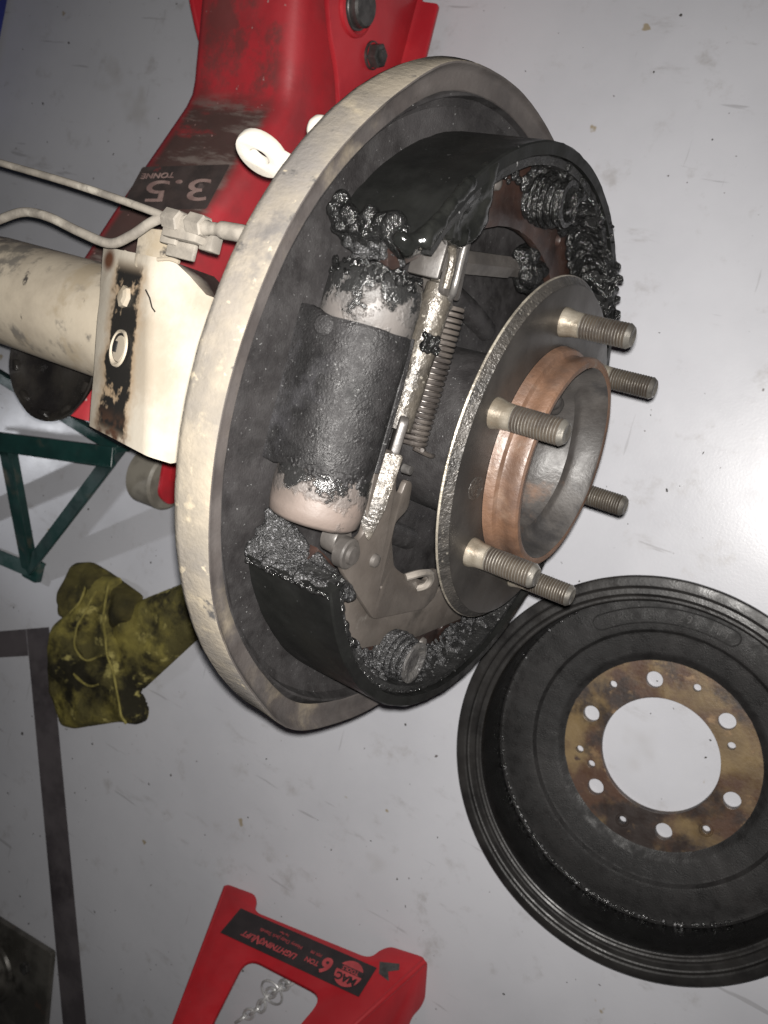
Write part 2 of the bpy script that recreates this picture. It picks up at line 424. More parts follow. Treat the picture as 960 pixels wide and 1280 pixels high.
def rev(profile, fn, seg=96, t0=0.0, t1=None, close=False, cap=False):
    """surface of revolution; fn(t, r, theta) -> point"""
    full = t1 is None
    n = seg if full else seg + 1
    V, F = [], []
    for (t, r) in profile:
        for j in range(n):
            th = 2 * PI * j / seg if full else t0 + (t1 - t0) * j / seg
            V.append(fn(t, r, th))
    P = len(profile)
    rows = P if close else P - 1
    for i in range(rows):
        i2 = (i + 1) % P
        for j in range(seg):
            j2 = (j + 1) % n if full else j + 1
            F.append((i * n + j, i * n + j2, i2 * n + j2, i2 * n + j))
    if cap:
        if full:
            F.append(tuple(range(n)))
            F.append(tuple((P - 1) * n + j for j in range(n)))
        else:
            F.append(tuple(i * n for i in range(P)))
            F.append(tuple(i * n + n - 1 for i in range(P)))
    return V, F


def H(a, w, v):
    """brake coordinates: a along the axle outwards, w sideways, v up"""
    return Vector((a, -w, v)) * S


def hubfn(a, r, th):
    return H(a, r * math.cos(th), r * math.sin(th))


def axfn(p0, d, side):
    """fn for revolving round an arbitrary axis"""
    p0 = Vector(p0)
    d = Vector(d).normalized()
    e1 = (Vector(side) - d * d.dot(Vector(side))).normalized()
    e2 = d.cross(e1)
    return lambda t, r, th: (p0 + d * t + e1 * (r * math.cos(th)) + e2 * (r * math.sin(th))) * S


def smooth_path(pts, n=8):
    pts = [Vector(p) for p in pts]
    out = []
    for i in range(len(pts) - 1):
        p0 = pts[max(i - 1, 0)]
        p1, p2 = pts[i], pts[i + 1]
        p3 = pts[min(i + 2, len(pts) - 1)]
        for k in range(n):
            t = k / n
            out.append(0.5 * ((2 * p1) + (p2 - p0) * t + (2 * p0 - 5 * p1 + 4 * p2 - p3) * t * t + (3 * p1 - p0 - 3 * p2 + p3) * t ** 3))
    out.append(pts[-1])
    return out


def tube(pts, r, seg=10, closed=False):
    """sweep; pts in mm (already in the object's axes), r number or list"""
    pts = [Vector(p) for p in pts]
    n = len(pts)
    V, F = [], []
    prev = None
    for i, p in enumerate(pts):
        if closed:
            t = pts[(i + 1) % n] - pts[i - 1]
        else:
            t = pts[min(i + 1, n - 1)] - pts[max(i - 1, 0)]
        t.normalize()
        if prev is None:
            a = Vector((0, 0, 1)) if abs(t.z) < 0.9 else Vector((1, 0, 0))
            e1 = (a - t * a.dot(t)).normalized()
        else:
            e1 = (prev - t * prev.dot(t)).normalized()
        prev = e1
        e2 = t.cross(e1)
        rr = r[i] if isinstance(r, (list, tuple)) else r
        for j in range(seg):
            th = 2 * PI * j / seg
            V.append((p + e1 * (rr * math.cos(th)) + e2 * (rr * math.sin(th))) * S)
    for i in range(n if closed else n - 1):
        i2 = (i + 1) % n
        for j in range(seg):
            j2 = (j + 1) % seg
            F.append((i * seg + j, i * seg + j2, i2 * seg + j2, i2 * seg + j))
    if not closed:
        F.append(tuple(range(seg)))
        F.append(tuple((n - 1) * seg + j for j in range(seg)))
    return V, F


def hpts(pts):
    return [Vector((a, -w, v)) for a, w, v in pts]


def box(c, size, bev=1.0, rot=None, segs=2):
    bm = bmesh.new()
    bmesh.ops.create_cube(bm, size=1.0)
    for v in bm.verts:
        v.co = Vector((v.co.x * size[0], v.co.y * size[1], v.co.z * size[2]))
    if bev:
        bmesh.ops.bevel(bm, geom=list(bm.edges), offset=bev, segments=segs, profile=0.5, affect='EDGES')
    R = rot if rot is not None else Matrix.Identity(3)
    V = [(R @ v.co + Vector(c)) * S for v in bm.verts]
    bm.verts.index_update()
    F = [tuple(v.index for v in f.verts) for f in bm.faces]
    bm.free()
    return V, F


def flat(outlines, thick, mat4, bevel=0.0):
    """plate with holes: first outline is the edge, the rest are holes; local z is the thickness"""
    cu = bpy.data.curves.new('tmp', 'CURVE')
    cu.dimensions = '2D'
    cu.fill_mode = 'BOTH'
    cu.extrude = max(thick / 2 - bevel, 0.001)
    cu.bevel_depth = bevel
    cu.bevel_resolution = 1
    for ol in outlines:
        sp = cu.splines.new('POLY')
        sp.points.add(len(ol) - 1)
        for p, q in zip(sp.points, ol):
            p.co = (q[0], q[1], 0, 1)
        sp.use_cyclic_u = True
    o = bpy.data.objects.new('tmp', cu)
    COL.objects.link(o)
    dg = bpy.context.evaluated_depsgraph_get()
    me = bpy.data.meshes.new_from_object(o.evaluated_get(dg))
    V = [mat4 @ v.co * S for v in me.vertices]
    F = [tuple(p.vertices) for p in me.polygons]
    bpy.data.objects.remove(o)
    bpy.data.curves.remove(cu)
    bpy.data.meshes.remove(me)
    bm = bmesh.new()
    vs = [bm.verts.new(v) for v in V]
    for f in F:
        try:
            bm.faces.new([vs[i] for i in f])
        except ValueError:
            pass
    bmesh.ops.remove_doubles(bm, verts=bm.verts, dist=1e-6)
    bm.verts.index_update()
    V = [v.co.copy() for v in bm.verts]
    F = [tuple(v.index for v in f.verts) for f in bm.faces]
    bm.free()
    return V, F


def frame(o, ex, ey):
    """matrix with origin o (mm), local x, local y"""
    ex = Vector(ex).normalized()
    ey = Vector(ey)
    ey = (ey - ex * ex.dot(ey)).normalized()
    ez = ex.cross(ey)
    m = Matrix((ex, ey, ez)).transposed().to_4x4()
    m.translation = Vector(o)
    return m


def text(body, size, m, parent, mat4, name='lettering', thick=0.12, shear=0.0, bold=0.0, align='CENTER'):
    cu = bpy.data.curves.new('tmp', 'FONT')
    cu.body = body
    cu.size = size
    cu.extrude = thick
    cu.shear = shear
    cu.offset = bold
    cu.align_x = align
    cu.align_y = 'CENTER'
    o = bpy.data.objects.new('tmp', cu)
    COL.objects.link(o)
    dg = bpy.context.evaluated_depsgraph_get()
    me = bpy.data.meshes.new_from_object(o.evaluated_get(dg))
    bpy.data.objects.remove(o)
    bpy.data.curves.remove(cu)
    for v in me.vertices:
        v.co = mat4 @ v.co * S
    me.name = name
    return link_mesh(name, me, m, parent, smooth=False)


def circle(cx, cy, r, n=28, ry=None, rot=0.0):
    ry = ry or r
    return [(cx + r * math.cos(2 * PI * k / n) * math.cos(rot) - ry * math.sin(2 * PI * k / n) * math.sin(rot),
             cy + r * math.cos(2 * PI * k / n) * math.sin(rot) + ry * math.sin(2 * PI * k / n) * math.cos(rot)) for k in range(n)]


def rounded(poly, r=4, n=4):
    """round the corners of a polygon"""
    out = []
    P = [Vector(p) for p in poly]
    for i, p in enumerate(P):
        a, b = P[i - 1], P[(i + 1) % len(P)]
        da, db = (a - p), (b - p)
        ra = min(r, da.length * 0.45)
        rb = min(r, db.length * 0.45)
        s, e = p + da.normalized() * ra, p + db.normalized() * rb
        for k in range(n + 1):
            t = k / n
            q = s * (1 - t) ** 2 + p * 2 * t * (1 - t) + e * t * t
            out.append((q.x, q.y))
    return out


def roughen(me, amp, freq, seed=0.0, amp2=0.0, freq2=0.0):
    """push vertices along their normals by noise (mm)"""
    ns = [v.normal.copy() for v in me.vertices]
    for v, nn in zip(me.vertices, ns):
        p = v.co / S
        d = noise.noise(p * freq + Vector((seed, seed, seed))) * amp
        if amp2:
            d += noise.noise(p * freq2 + Vector((seed + 9, 0, 3))) * amp2
        v.co = v.co + nn * d * S
    me.update()


def ico():
    bm = bmesh.new()
    bmesh.ops.create_icosphere(bm, subdivisions=2, radius=1.0)
    V = [tuple(v.co) for v in bm.verts]
    F = [tuple(v.index for v in f.verts) for f in bm.faces]
    bm.free()
    return V, F
ICO = ico()


def blob(name, balls, voxel, m, parent, amp=0.0, freq=0.1, amp2=0.0, freq2=0.3, smooth=2, seed=0.0):
    """one skin over many balls (x, y, z, r in mm)"""
    V, F = [], []
    for (x, y, z, r) in balls:
        k = len(V)
        V += [(x + p[0] * r, y + p[1] * r, z + p[2] * r) for p in ICO[0]]
        F += [(i + k, j + k, l + k) for i, j, l in ICO[1]]
    me = bpy.data.meshes.new('tmp')
    me.from_pydata(V, [], F)
    o = bpy.data.objects.new('tmp', me)
    COL.objects.link(o)
    md = o.modifiers.new('r', 'REMESH')
    md.mode = 'VOXEL'
    md.voxel_size = voxel
    if smooth:
        sm = o.modifiers.new('s', 'SMOOTH')
        sm.iterations = smooth
        sm.factor = 0.5
    dg = bpy.context.evaluated_depsgraph_get()
    out = bpy.data.meshes.new_from_object(o.evaluated_get(dg))
    bpy.data.objects.remove(o)
    bpy.data.meshes.remove(me)
    out.name = name
    for v in out.vertices:
        v.co = v.co * S
    out.update()
    if amp:
        roughen(out, amp, freq, seed, amp2, freq2)
    return link_mesh(name, out, m, parent, True, 180)


def tagkind(o, kind):
    o['kind'] = kind
    return o


def tag(o, label, cat, group=None):
    o['label'] = label
    o['category'] = cat
    if group:
        o['group'] = group
    return o


# ================================================================== SETTING
fo = obj('floor', ([Vector((x, y, 0)) for x, y in ((-6, -5), (4, -5), (4, 5), (-6, 5))], [(0, 1, 2, 3)]), M['floor'], smooth=False)
tagkind(fo, 'structure')
# dark painted L on the floor: a strip along the floor and a short leg turning off it
d1 = Vector((0.428, -0.904, 0))
n1 = Vector((0.904, 0.428, 0))
c0 = Vector((-797, -462, 0))
def strip(p, q, r, s_, z):
    return [Vector((a.x, a.y, z)) * S for a in (p, q, r, s_)]
ol = [c0, c0 + n1 * 47, c0 + n1 * 47 + d1 * 900, c0 + d1 * 900]
lo_ = obj('floor_line', (strip(*ol, 0.5), [(0, 1, 2, 3)]), M['floor_line'], smooth=False)
tagkind(lo_, 'structure')
c1 = Vector((-797, -462, 0))
ol = [c1 - n1 * 0.5, c1 - n1 * 320, c1 - n1 * 320 + d1 * 38, c1 - n1 * 0.5 + d1 * 38]
lo2 = obj('floor_line', (strip(*ol, 0.5), [(0, 1, 2, 3)]), M['floor_line'], smooth=False)
tagkind(lo2, 'structure')

# ================================================================== BRAKE FRAME
TILT = -0.048274           # the jacked end of the axle sits a little higher
HUB = (0, 0, 381.685)
ROT = (0, TILT, 0)

# ------------------------------------------------------------------ axle housing
ax = thing('axle_housing', 'dusty cream painted axle tube running in from the left edge', 'axle', HUB, ROT)
tub = rev([(-700, 40), (-520, 40), (-505, 40.8), (-330, 40), (-180, 41), (-124, 44), (-119, 58), (-113, 60)], hubfn, 64)
t_ = obj('axle_tube', tub, M['cream'], ax)
# bracket welded across the tube
ws = [-48 + 114 * k / 16 for k in range(17)]
rows = []
for w in ws:
    aL = -349 + 0.21 * (w + 47)
    aB = -281 + 0.30 * (w + 48)
    cw = 8
    q = (w - cw)
    prof = [(aL, 24, 1), (aL, 38, 1), (aL + 2, 41.5, 1), (aL + 5, 43.5, 1), ((aL + aB) / 2, 50.5, 1), (aB - 7, 57.2, 1), (aB - 2, 57.8, 1), (aB + 2, 56.8, 1),
            (aB + 14, 53.5, 1), (aB + 26, 51.4, 0.90), (aB + 40, 49.2, 0.76), (aB + 75, 46, 0.72), (aB + 120, 43, 0.70)]
    rows.append([H(a, cw + q * s_, v) for a, v, s_ in prof])
V, F = [], []
nc = len(rows[0])
skL = [p + Vector((0, 0, -0.030)) for p in rows[0]]
skR = [p + Vector((0, 0, -0.030)) for p in rows[-1]]
for k in range(nc):
    skL[k].z = min(skL[k].z, 0.020)
    skR[k].z = min(skR[k].z, 0.020)
allrows = [skL] + rows + [skR]
for r in allrows:
    V += r
for i in range(len(allrows) - 1):
    for j in range(nc - 1):
        F.append((i * nc + j, i * nc + j + 1, (i + 1) * nc + j + 1, (i + 1) * nc + j))
br = obj('bracket', (V, F), M['bracket'], ax, angle=50)
roughen(br.data, 0.5, 0.06, 2.0, 0.25, 0.2)
sd = br.modifiers.new('sheet', 'SOLIDIFY')
sd.thickness = 0.003
# bolt stub, hole bush, small weld bead on the bracket
obj('bolt_stub', rev([(0, 6.5), (1.5, 7.2), (4, 6.8), (5.2, 4.0), (5.4, 0.01)], axfn((-305, 20.7, 49.2), (-0.3, 0, 0.95), (1, 0, 0)), 7), M['cream'], br, angle=20)
bu = obj('bush', rev([(0, 12.0), (1.3, 11.6), (1.5, 10.6), (0.2, 9.6), (-1.0, 8.8), (0.4, 8.0), (0.6, 0.01)], axfn((-301, -10.9, 50.6), (-0.3, 0, 0.95), (1, 0, 0)), 28), M['cream'], br)
obj('slot', box((-305, -10.5, 50.4), (3.2, 7, 1.4), 0.4), M['black_rubber'], bu)
obj('weld_bead', tube(smooth_path(hpts([(-277, -47, 58), (-268, -49, 57), (-262, -48.5, 55.5)]), 5), 1.3, 8), M['cream'], br)
obj('paint_crack', tube(hpts([(-281, -28, 58.2), (-276, -24, 58.3), (-273, -19, 57.6), (-270, -17, 57.2)]), 0.55, 5), M['saddle'], br)

# ------------------------------------------------------------------ brake pipes and union
p1 = obj('brake_pipe', tube(smooth_path(hpts([(-560, -90, 74), (-480, -85, 80), (-405, -80, 85), (-323, -75, 86), (-253, -68.5, 86), (-229, -64, 86)]), 8), 2.2, 12), M['pipe'])
tag(p1, 'straight thin brake pipe, upper one, running down across the red jack to the union', 'pipe', 'brake pipes behind the backing plate')
p2 = obj('brake_pipe', tube(smooth_path(hpts([(-520, -10, 72), (-460, -20, 80), (-420, -34, 85), (-393, -46, 85), (-371, -53.5, 85), (-347, -54, 85), (-315, -49.5, 85), (-288, -47.2, 85), (-272, -54, 85), (-259, -63, 85), (-249, -67, 85), (-232, -68.3, 85)]), 8), 2.8, 12), M['pipe'])
tag(p2, 'wavy thicker brake pipe, lower one, dipping just above the axle tube', 'pipe', 'brake pipes behind the backing plate')
for p in (p1, p2):
    p.location = Vector(HUB) * S
    p.rotation_euler = ROT
un = thing('pipe_union', 'small pale brass pipe union between bracket and backing plate', 'pipe fitting', HUB, ROT)
obj('block', box((-233, 63, 82), (26, 11, 12), 1.4), M['pipe'], un)
obj('clip', merge(box((-237, 53, 79), (21, 9, 3), 0.8), box((-246, 58, 80), (12, 7, 5), 0.8), box((-219, 60, 77), (9, 9, 8), 0.8)), M['pipe'], un)
for a_ in (-240, -222):
    obj('nut', rev([(-6, 5.2), (-5, 6), (5, 6), (6, 5.2)], axfn((a_, 67, 86), (1, -0.05, 0), (0, 0, 1)), 6, cap=True), M['pipe'], un, angle=20)
obj('outlet_tube', tube(smooth_path(hpts([(-222, -66, 86), (-213, -66.5, 86), (-205, -67, 85.5), (-187, -67.5, 85), (-160, -69, 83), (-112, -72, 80)]), 5),
                        [4.2] * 5 + [3.4] * 5 + [4.6] * 5 + [4.2] * 5 + [4.2] * 5 + [4.2], 12), M['pipe'], un)
obj('support_tab', flat([rounded([(-302, 63), (-275, 65), (-273, 40), (-300, 40)], 4)], 3, frame((0, 0, 53), (1, 0, 0), (0, 1, 0)), 0.4), M['cream'], un)

# white eye lug and its neighbour behind the plate
lg = thing('eye_lug', 'white painted eye lug sticking out behind the top of the backing plate', 'lug', HUB, ROT)
n_l = Vector((0.09, -0.87, 0.57)).normalized()
ex_l = Vector((0.86, -0.35, -0.37))
ex_l = (ex_l - n_l * n_l.dot(ex_l)).normalized()
mtx = frame((-196, 109, 80), ex_l, n_l.cross(ex_l))
obj('eye', flat([circle(0, 0, 12.5, 28, 11), circle(0, 0, 7.0, 18, 5.4)], 6.5, mtx, 1.6), M['white'], lg)
obj('shank', flat([rounded([(8, 6.5), (26, 5.5), (70, 10), (70, -10), (26, -5.5), (8, -6.5)], 3)], 6, mtx, 1.4), M['white'], lg)
l2 = thing('small_lug', 'small white rounded lug peeking over the top edge of the plate', 'lug', HUB, ROT)
blob('tip', [(-163, 124, 79, 7.5), (-158, 121, 80, 7.2), (-150, 119, 80, 7)], 1.6, M['white'], l2)
obj('stem', tube(hpts([(-156, -120, 80), (-112, -112, 84)]), 5.5, 12), M['white'], l2)

# ================================================================== DRUM BRAKE
bk = thing('drum_brake', 'greasy opened drum brake with two dark shoes on a round backing plate', 'drum brake', HUB, ROT)

def lipr(th):
    """the rim of the plate has two shallow corners"""
    d = math.degrees(th) % 360
    def g(c, w_):
        x = (d - c + 180) % 360 - 180
        return math.exp(-(x / w_) ** 2)
    return 5.2 * g(21, 11) + 3.5 * g(52, 22) * 0.5 + 3.6 * g(151, 10) - 4.0 * g(188, 26) + 0.25 * math.sin(th * 7) + 0.2 * math.sin(th * 13 + 1)

def lipfn(a, r, th):
    k = max(0.0, min(1.0, (a + 109) / 15.0))
    return hubfn(a, r + lipr(th) * k, th)

lipfull = [(-112, 60), (-112, 176), (-111, 179.2), (-107.5, 179.6)]
bp = obj('backing_plate', rev([(-111.5, 62), (-111.5, 170), (-104, 170.5), (-98.6, 165.6), (-98.8, 164.4), (-105.0, 163.0), (-107.5, 159), (-107.5, 150), (-106.5, 140),
                               (-106, 128), (-106.5, 100), (-105, 92), (-104, 80), (-104, 60), (-106, 40), (-106, 1)], hubfn, 180), M['plate_dark'], bk, angle=30)
roughen(bp.data, 0.35, 0.10, 1.0)
rim = obj('plate_rim', rev([(-113, 168), (-112.5, 176.5), (-110.5, 179.3), (-107.5, 179.8), (-100, 177.9), (-94.4, 176.6), (-93.8, 176.2)], lipfn, 200), M['lip_dust'], bp, angle=50)
roughen(rim.data, 0.25, 0.12, 4.0)
ri = obj('rim_inner', rev([(-93.75, 176.25), (-93.7, 175.5), (-94.6, 174.9), (-96.4, 174.2), (-97.5, 172.6), (-97.9, 169), (-98.1, 165.4), (-98.9, 164.9)], lipfn, 200), M['lip_inner'], bp, angle=50)
roughen(ri.data, 0.2, 0.12, 7.0)
# plate bosses and rivet heads
for (w, v, r) in ((-86, 55, 8), (-72, 38, 8), (78, 40, 8)):
    obj('plate_bolt', rev([(-107, r), (-103.5, r), (-102, r * 0.7), (-101.6, 0.01)], lambda t, q, th, w=w, v=v: H(t, w + q * math.cos(th), v + q * math.sin(th)), 14), M['steel_grey'], bp)
for (w0, v0, w1, v1) in ((-70, 20, -60, -40), (60, 30, 70, -20)):
    obj('plate_rib', tube(hpts([(-105, w0, v0), (-103, (w0 + w1) / 2, (v0 + v1) / 2), (-105, w1, v1)]), 7, 10), M['plate_dark'], bp)

# wheel cylinder
AC, VC = -82.0, 116.4
def cyfn(w, r, th):
    return H(AC + r * math.cos(th), w, VC + r * math.sin(th))
sec = [(-108, 131), (-103, 131.5), (-98, 133.5), (-91, 136.2)]
for k in range(25):
    th = PI / 2 - k * (PI * 1.12) / 24
    sec.append((AC + 20.6 * math.cos(th), VC + 20.6 * math.sin(th)))
sec += [(-96, 99), (-108, 96)]
st_w = [(-35.8, 0.955), (-35.2, 0.99), (-33, 1), (-24, 1.005), (-12, 0.995), (0, 1.0), (12, 1.004), (20, 1), (26, 0.995), (27.6, 0.985), (28.2, 0.95)]
V, F = [], []
for w, k in st_w:
    V += [H(AC + (a - AC) * (k if a > -95 else 1), w * (1.0 if a > -97 else 1.06), VC + (v - VC) * k) for a, v in sec]
nsx = len(sec)
for i in range(len(st_w) - 1):
    for j in range(nsx - 1):
        F.append((i * nsx + j, i * nsx + j + 1, (i + 1) * nsx + j + 1, (i + 1) * nsx + j))
F.append(tuple(range(nsx)))
F.append(tuple((len(st_w) - 1) * nsx + j for j in range(nsx)))
cy = obj('wheel_cylinder', (V, F), M['cyl'], bk, angle=50)
roughen(cy.data, 0.35, 0.08, 3.0, 0.2, 0.3)
# raised seam along the casting
obj('casting_edge', tube(smooth_path(hpts([(-66, -36, 105), (-65.3, -20, 104.6), (-65.2, 0, 104.5), (-65.4, 23, 104.4)]), 6), 2.2, 8), M['cyl'], cy)
bv = obj('cylinder_bolt', rev([(0, 4.6), (2.2, 4.6), (3.2, 3.6), (3.6, 0.01)], axfn((-88, 31, 135), (0.1, 0, 1), (1, 0, 0)), 18), M['cyl'], cy)
bu_ = obj('dust_boot', rev([(-33, 18), (-35.2, 20.2), (-45, 20.5), (-52, 20.2), (-56.6, 19.0), (-58.6, 16.4), (-59, 11), (-58.6, 0.01)], cyfn, 48), M['boot_upper'], cy, angle=60)
roughen(bu_.data, 0.5, 0.11, 8.0)
bl_ = obj('dust_boot', rev([(25, 18), (27.4, 20.6), (36, 21.0), (44, 20.8), (48.6, 19.8), (50.6, 17.4), (51, 11), (50.4, 0.01)], cyfn, 48), M['boot'], cy, angle=60)
roughen(bl_.data, 0.5, 0.10, 12.0)

# brake shoes
def arc_block(r0, r1, a0, a1, t0, t1, seg=60):
    return rev([(a0, r0), (a0, r1 - 0.8), (a0 + 0.8, r1), (a1 - 0.8, r1), (a1, r1 - 0.8), (a1, r0)], hubfn, seg, math.radians(t0), math.radians(t1), close=True, cap=True)

def web_poly(pts_deg):
    return [(r * math.cos(math.radians(t)), r * math.sin(math.radians(t))) for r, t in pts_deg]

WEBM = frame((-80, 0, 0), (0, -1, 0), (0, 0, 1))     # local x -> w, local y -> v
def shoe(t_end0, t_end1, sgn):
    ln = obj('brake_shoe', arc_block(138.5, 143.0, -103, -57.5, t_end0, t_end1), M['shoe_table'], bk, angle=30)
    roughen(ln.data, 0.5, 0.2, t_end0, 0.3, 0.5)
    return ln
s1 = shoe(119.5, 252, 1)
l1 = obj('lining', arc_block(143.1, 149.0, -103, -56, 119, 246, 90), M['lining'], s1, angle=30)
roughen(l1.data, 0.35, 0.07, 2.0, 0.25, 0.3)
s2 = shoe(60.5, -72, -1)
l2_ = obj('lining', arc_block(143.1, 149.0, -102, -54.5, 60.5, -66, 90), M['lining'], s2, angle=30)
roughen(l2_.data, 0.35, 0.07, 6.0, 0.25, 0.3)
w1 = web_poly([(139.2, t) for t in range(119, 250, 5)] + [(118, 250), (111, 235)] + [(109, t) for t in range(225, 150, -7)] + [(112, 142), (116, 132), (124, 122.5), (131, 117)])
obj('web', flat([w1, circle(-123, 47, 3.2, 12), circle(-118, -42, 4, 14)], 5, WEBM, 0.5), M['web'], s1)
w2 = web_poly([(139.2, t) for t in range(60, -71, -5)] + [(118, -70), (111, -55)] + [(109, t) for t in range(-45, 30, 7)] + [(112, 38), (116, 46), (122, 56), (129, 61)])
obj('web', flat([w2, circle(124, 38, 3.2, 12), circle(118, -42, 4, 14)], 5, WEBM, 0.5), M['web'], s2)
# rivets in the webs
for (par, w, v) in ((s1, -119, 49), (s1, -113, 66), (s2, 121, 30), (s2, 126, -22)):
    obj('rivet', rev([(-77.4, 3.6), (-75.5, 3.2), (-74.6, 1.6), (-74.4, 0.01)], lambda t, q, th, w=w, v=v: H(t, w + q * math.cos(th), v + q * math.sin(th)), 14), M['steel_grey'], par)

# hold-down springs with their cups
def hold(w, v, greasy):
    pts = []
    turns, n = 5.5, 16
    for k in range(int(turns * n) + 1):
        t = k / (turns * n)
        r = 9.0 + 3.0 * math.sin(t * PI)
        pts.append((-77 + 19 * t, w + r * math.cos(2 * PI * k / n), v + r * math.sin(2 * PI * k / n)))
    h = obj('hold_down_spring', tube(hpts(pts), 1.7, 8), M['grease_lump'] if greasy else M['dust'], bk)
    obj('cup', rev([(-58.5, 9), (-57, 11.4), (-55.6, 11.4), (-55.2, 9), (-57.5, 6.5), (-58, 0.01)], lambda t, q, th: H(t, w + q * math.cos(th), v + q * math.sin(th)), 28), M['grease_lump'] if greasy else M['dusty_cup'], h)
    obj('core', rev([(-77, 7.5), (-58.5, 7.0)], lambda t, q, th: H(t, w + q * math.cos(th), v + q * math.sin(th)), 20, cap=True), M['dust'], h)
hold(-125, 8, True)
hold(122, 26, False)

# adjuster strut: tube, bracket end, flattened lower end
st = obj('adjuster_strut', tube(smooth_path(hpts([(-76, -66, 75), (-76, -60, 75), (-76.5, -40, 75), (-77, -20, 75), (-77, 4, 76)]), 6), [5.2] * 3 + [6.6] * 4 + [7.2] * 14 + [6.8] * 4, 18), M['steel_tube'], bk)
roughen(st.data, 0.35, 0.25, 1.0)
obj('strut_tip', flat([rounded([(-2, -6.5), (18, -5.5), (22, -2), (22, 3), (16, 6), (-2, 6.5)], 3)], 4.5, frame((-74, 0, 78), (0, -1, 0.02), (0.6, 0, 0.8)), 1.0), M['steel_grey'], st)
ub = obj('strut_fork', merge(
    flat([rounded([(60, 68), (92, 74), (94, 92), (84, 95), (78, 84), (60, 84)], 3)], 3.5, frame((-70, 0, 0), (0, 1, 0), (0, 0, 1)), 0.6),
    box((-76, 74, 92), (15, 20, 3.2), 1.0, Matrix.Rotation(0.15, 3, 'Y'))), M['steel_grey'], st)
obj('worn_edge', tube(smooth_path(hpts([(-68, -62, 84), (-68, -76, 86), (-68, -84, 95), (-69, -92, 94)]), 6), 1.9, 8), M['steel_tube'], st)

# return spring and its hook wire
pts = []
turns, n = 25, 12
for k in range(turns * n + 1):
    w = -57 + 68 * k / (turns * n)
    pts.append((-76 + 6.6 * math.cos(2 * PI * k / n), w, 60 + 6.6 * math.sin(2 * PI * k / n)))
sp = obj('return_spring', tube(hpts(pts), 1.12, 7), M['spring'], bk)
obj('hook_wire', tube(smooth_path(hpts([(-75, -56, 62), (-70, -59, 74), (-66, -63, 80), (-66, -79, 81.5), (-66, -95, 82), (-70, -103, 84)]), 8), 1.7, 10), M['wire'], sp)
obj('end_wire', tube(smooth_path(hpts([(-73, 11, 62), (-70, 12, 58), (-68, 13, 52), (-70, 13, 46)]), 5), 1.2, 8), M['spring'], sp)

# operating lever and the parking lever behind it
lev = [(13, 96), (15, 76), (26, 75), (33, 72), (35, 65), (27, 64), (28, 58), (41, 55), (48, 64), (58, 62), (72, 52), (76, 42), (83, 12), (81, 8), (78, 11),
       (76, 1), (82, -6), (92, -7), (99, 3), (99, 57), (72, 97), (65, 104), (59, 102), (58, 95), (54, 89), (36, 93)]
lv = obj('lever', flat([rounded(lev, 3, 3), circle(82, 59, 1.4, 10)], 3.0, frame((-72, 0, 0), (0, -1, 0), (0, 0, 1)), 0.5), M['lever'], bk, angle=25)
obj('lever_flange', flat([rounded([(14, -7), (40, -6), (56, -3), (48, 3), (28, 7), (16, 8)], 2)], 2.2, frame((-70.5, 0, 89), (0, -1, 0.02), (-0.8, 0, 0.6)), 0.4), M['steel_tube'], lv)
obj('pivot_pin', rev([(-74, 7.4), (-69.4, 7.4), (-68.6, 6.6), (-68.4, 4.6), (-66.6, 4.3), (-66.2, 0.01)], lambda t, q, th: H(t, 62.5 + q * math.cos(th), 99 + q * math.sin(th)), 24), M['steel_grey'], lv)
obj('pivot_washer', rev([(-82, 6.5), (-75, 7), (-74, 6.5)], lambda t, q, th: H(t, 58 + q * math.cos(th), 100 + q * math.sin(th)), 22, cap=True), M['steel_grey'], lv)
obj('rivet', rev([(-71, 3.6), (-68.6, 3.2), (-67.8, 1.6), (-67.6, 0.01)], lambda t, q, th: H(t, 67 + q * math.cos(th), 74 + q * math.sin(th)), 14), M['steel_grey'], lv)
obj('rivet', rev([(-71, 2.4), (-66.6, 2.2), (-66.4, 0.01)], lambda t, q, th: H(t, 21 + q * math.cos(th), 70 + q * math.sin(th)), 12), M['wire'], lv)
obj('hook_curl', tube(smooth_path(hpts([(-68, 77, 41), (-65, 74.5, 37), (-64, 73.8, 31), (-64, 74.5, 23), (-65, 78, 18), (-67, 83, 17), (-71, 86, 18)]), 6), 2.1, 8), M['hook'], lv)
pk = obj('parking_lever', flat([rounded([(80, 80), (101, 45), (100, -6), (90, -22), (104, -70), (114, -66), (119, -8), (117, 56), (107, 72), (94, 84)], 4, 3)], 3, frame((-76, 0, 0), (0, -1, 0), (0, 0, 1)), 0.5), M['lever'], bk, angle=25)

# pivot rod on the far side with its greasy end
rd = obj('adjuster_rod', rev([(0, 6.5), (70, 6.5), (72, 5.5), (94, 5.5)], axfn((-90, 78, 60), (0.02, 0.205, -0.98), (1, 0, 0)), 6, cap=True), M['steel_grey'], bk, angle=20)

# grease and wet dust
rng = random.Random(3)
def H3(a, w, v, r):
    return (a, -w, v, r)
drip = []
lowp = smooth_path([(-69, 136), (-68, 131), (-71, 123), (-77, 116), (-82, 109), (-81, 98), (-83, 91), (-89, 84), (-97, 79), (-106, 80)], 4)
nL = len(lowp)
for i, q in enumerate(lowp):
    f = i / (nL - 1)
    th = math.radians(120.5 + 25 * f)
    top = Vector((146.2 * math.cos(th), 146.2 * math.sin(th)))
    n_ = max(3, int((top - Vector((q.x, q.y))).length / 2.4))
    for k in range(n_ + 1):
        t = k / n_
        p = top.lerp(Vector((q.x, q.y)), t)
        a = -58.6 - 5.0 * t + 1.2 * math.sin(f * 17)
        drip.append(H3(a, p.x, p.y, 2.4 + 1.3 * t ** 3 + 0.6 * math.sin(f * 11)))
drip += [H3(-62, -71, 130, 3.4), H3(-63, -82, 99, 4.4), H3(-62.5, -83, 94, 4.6)]
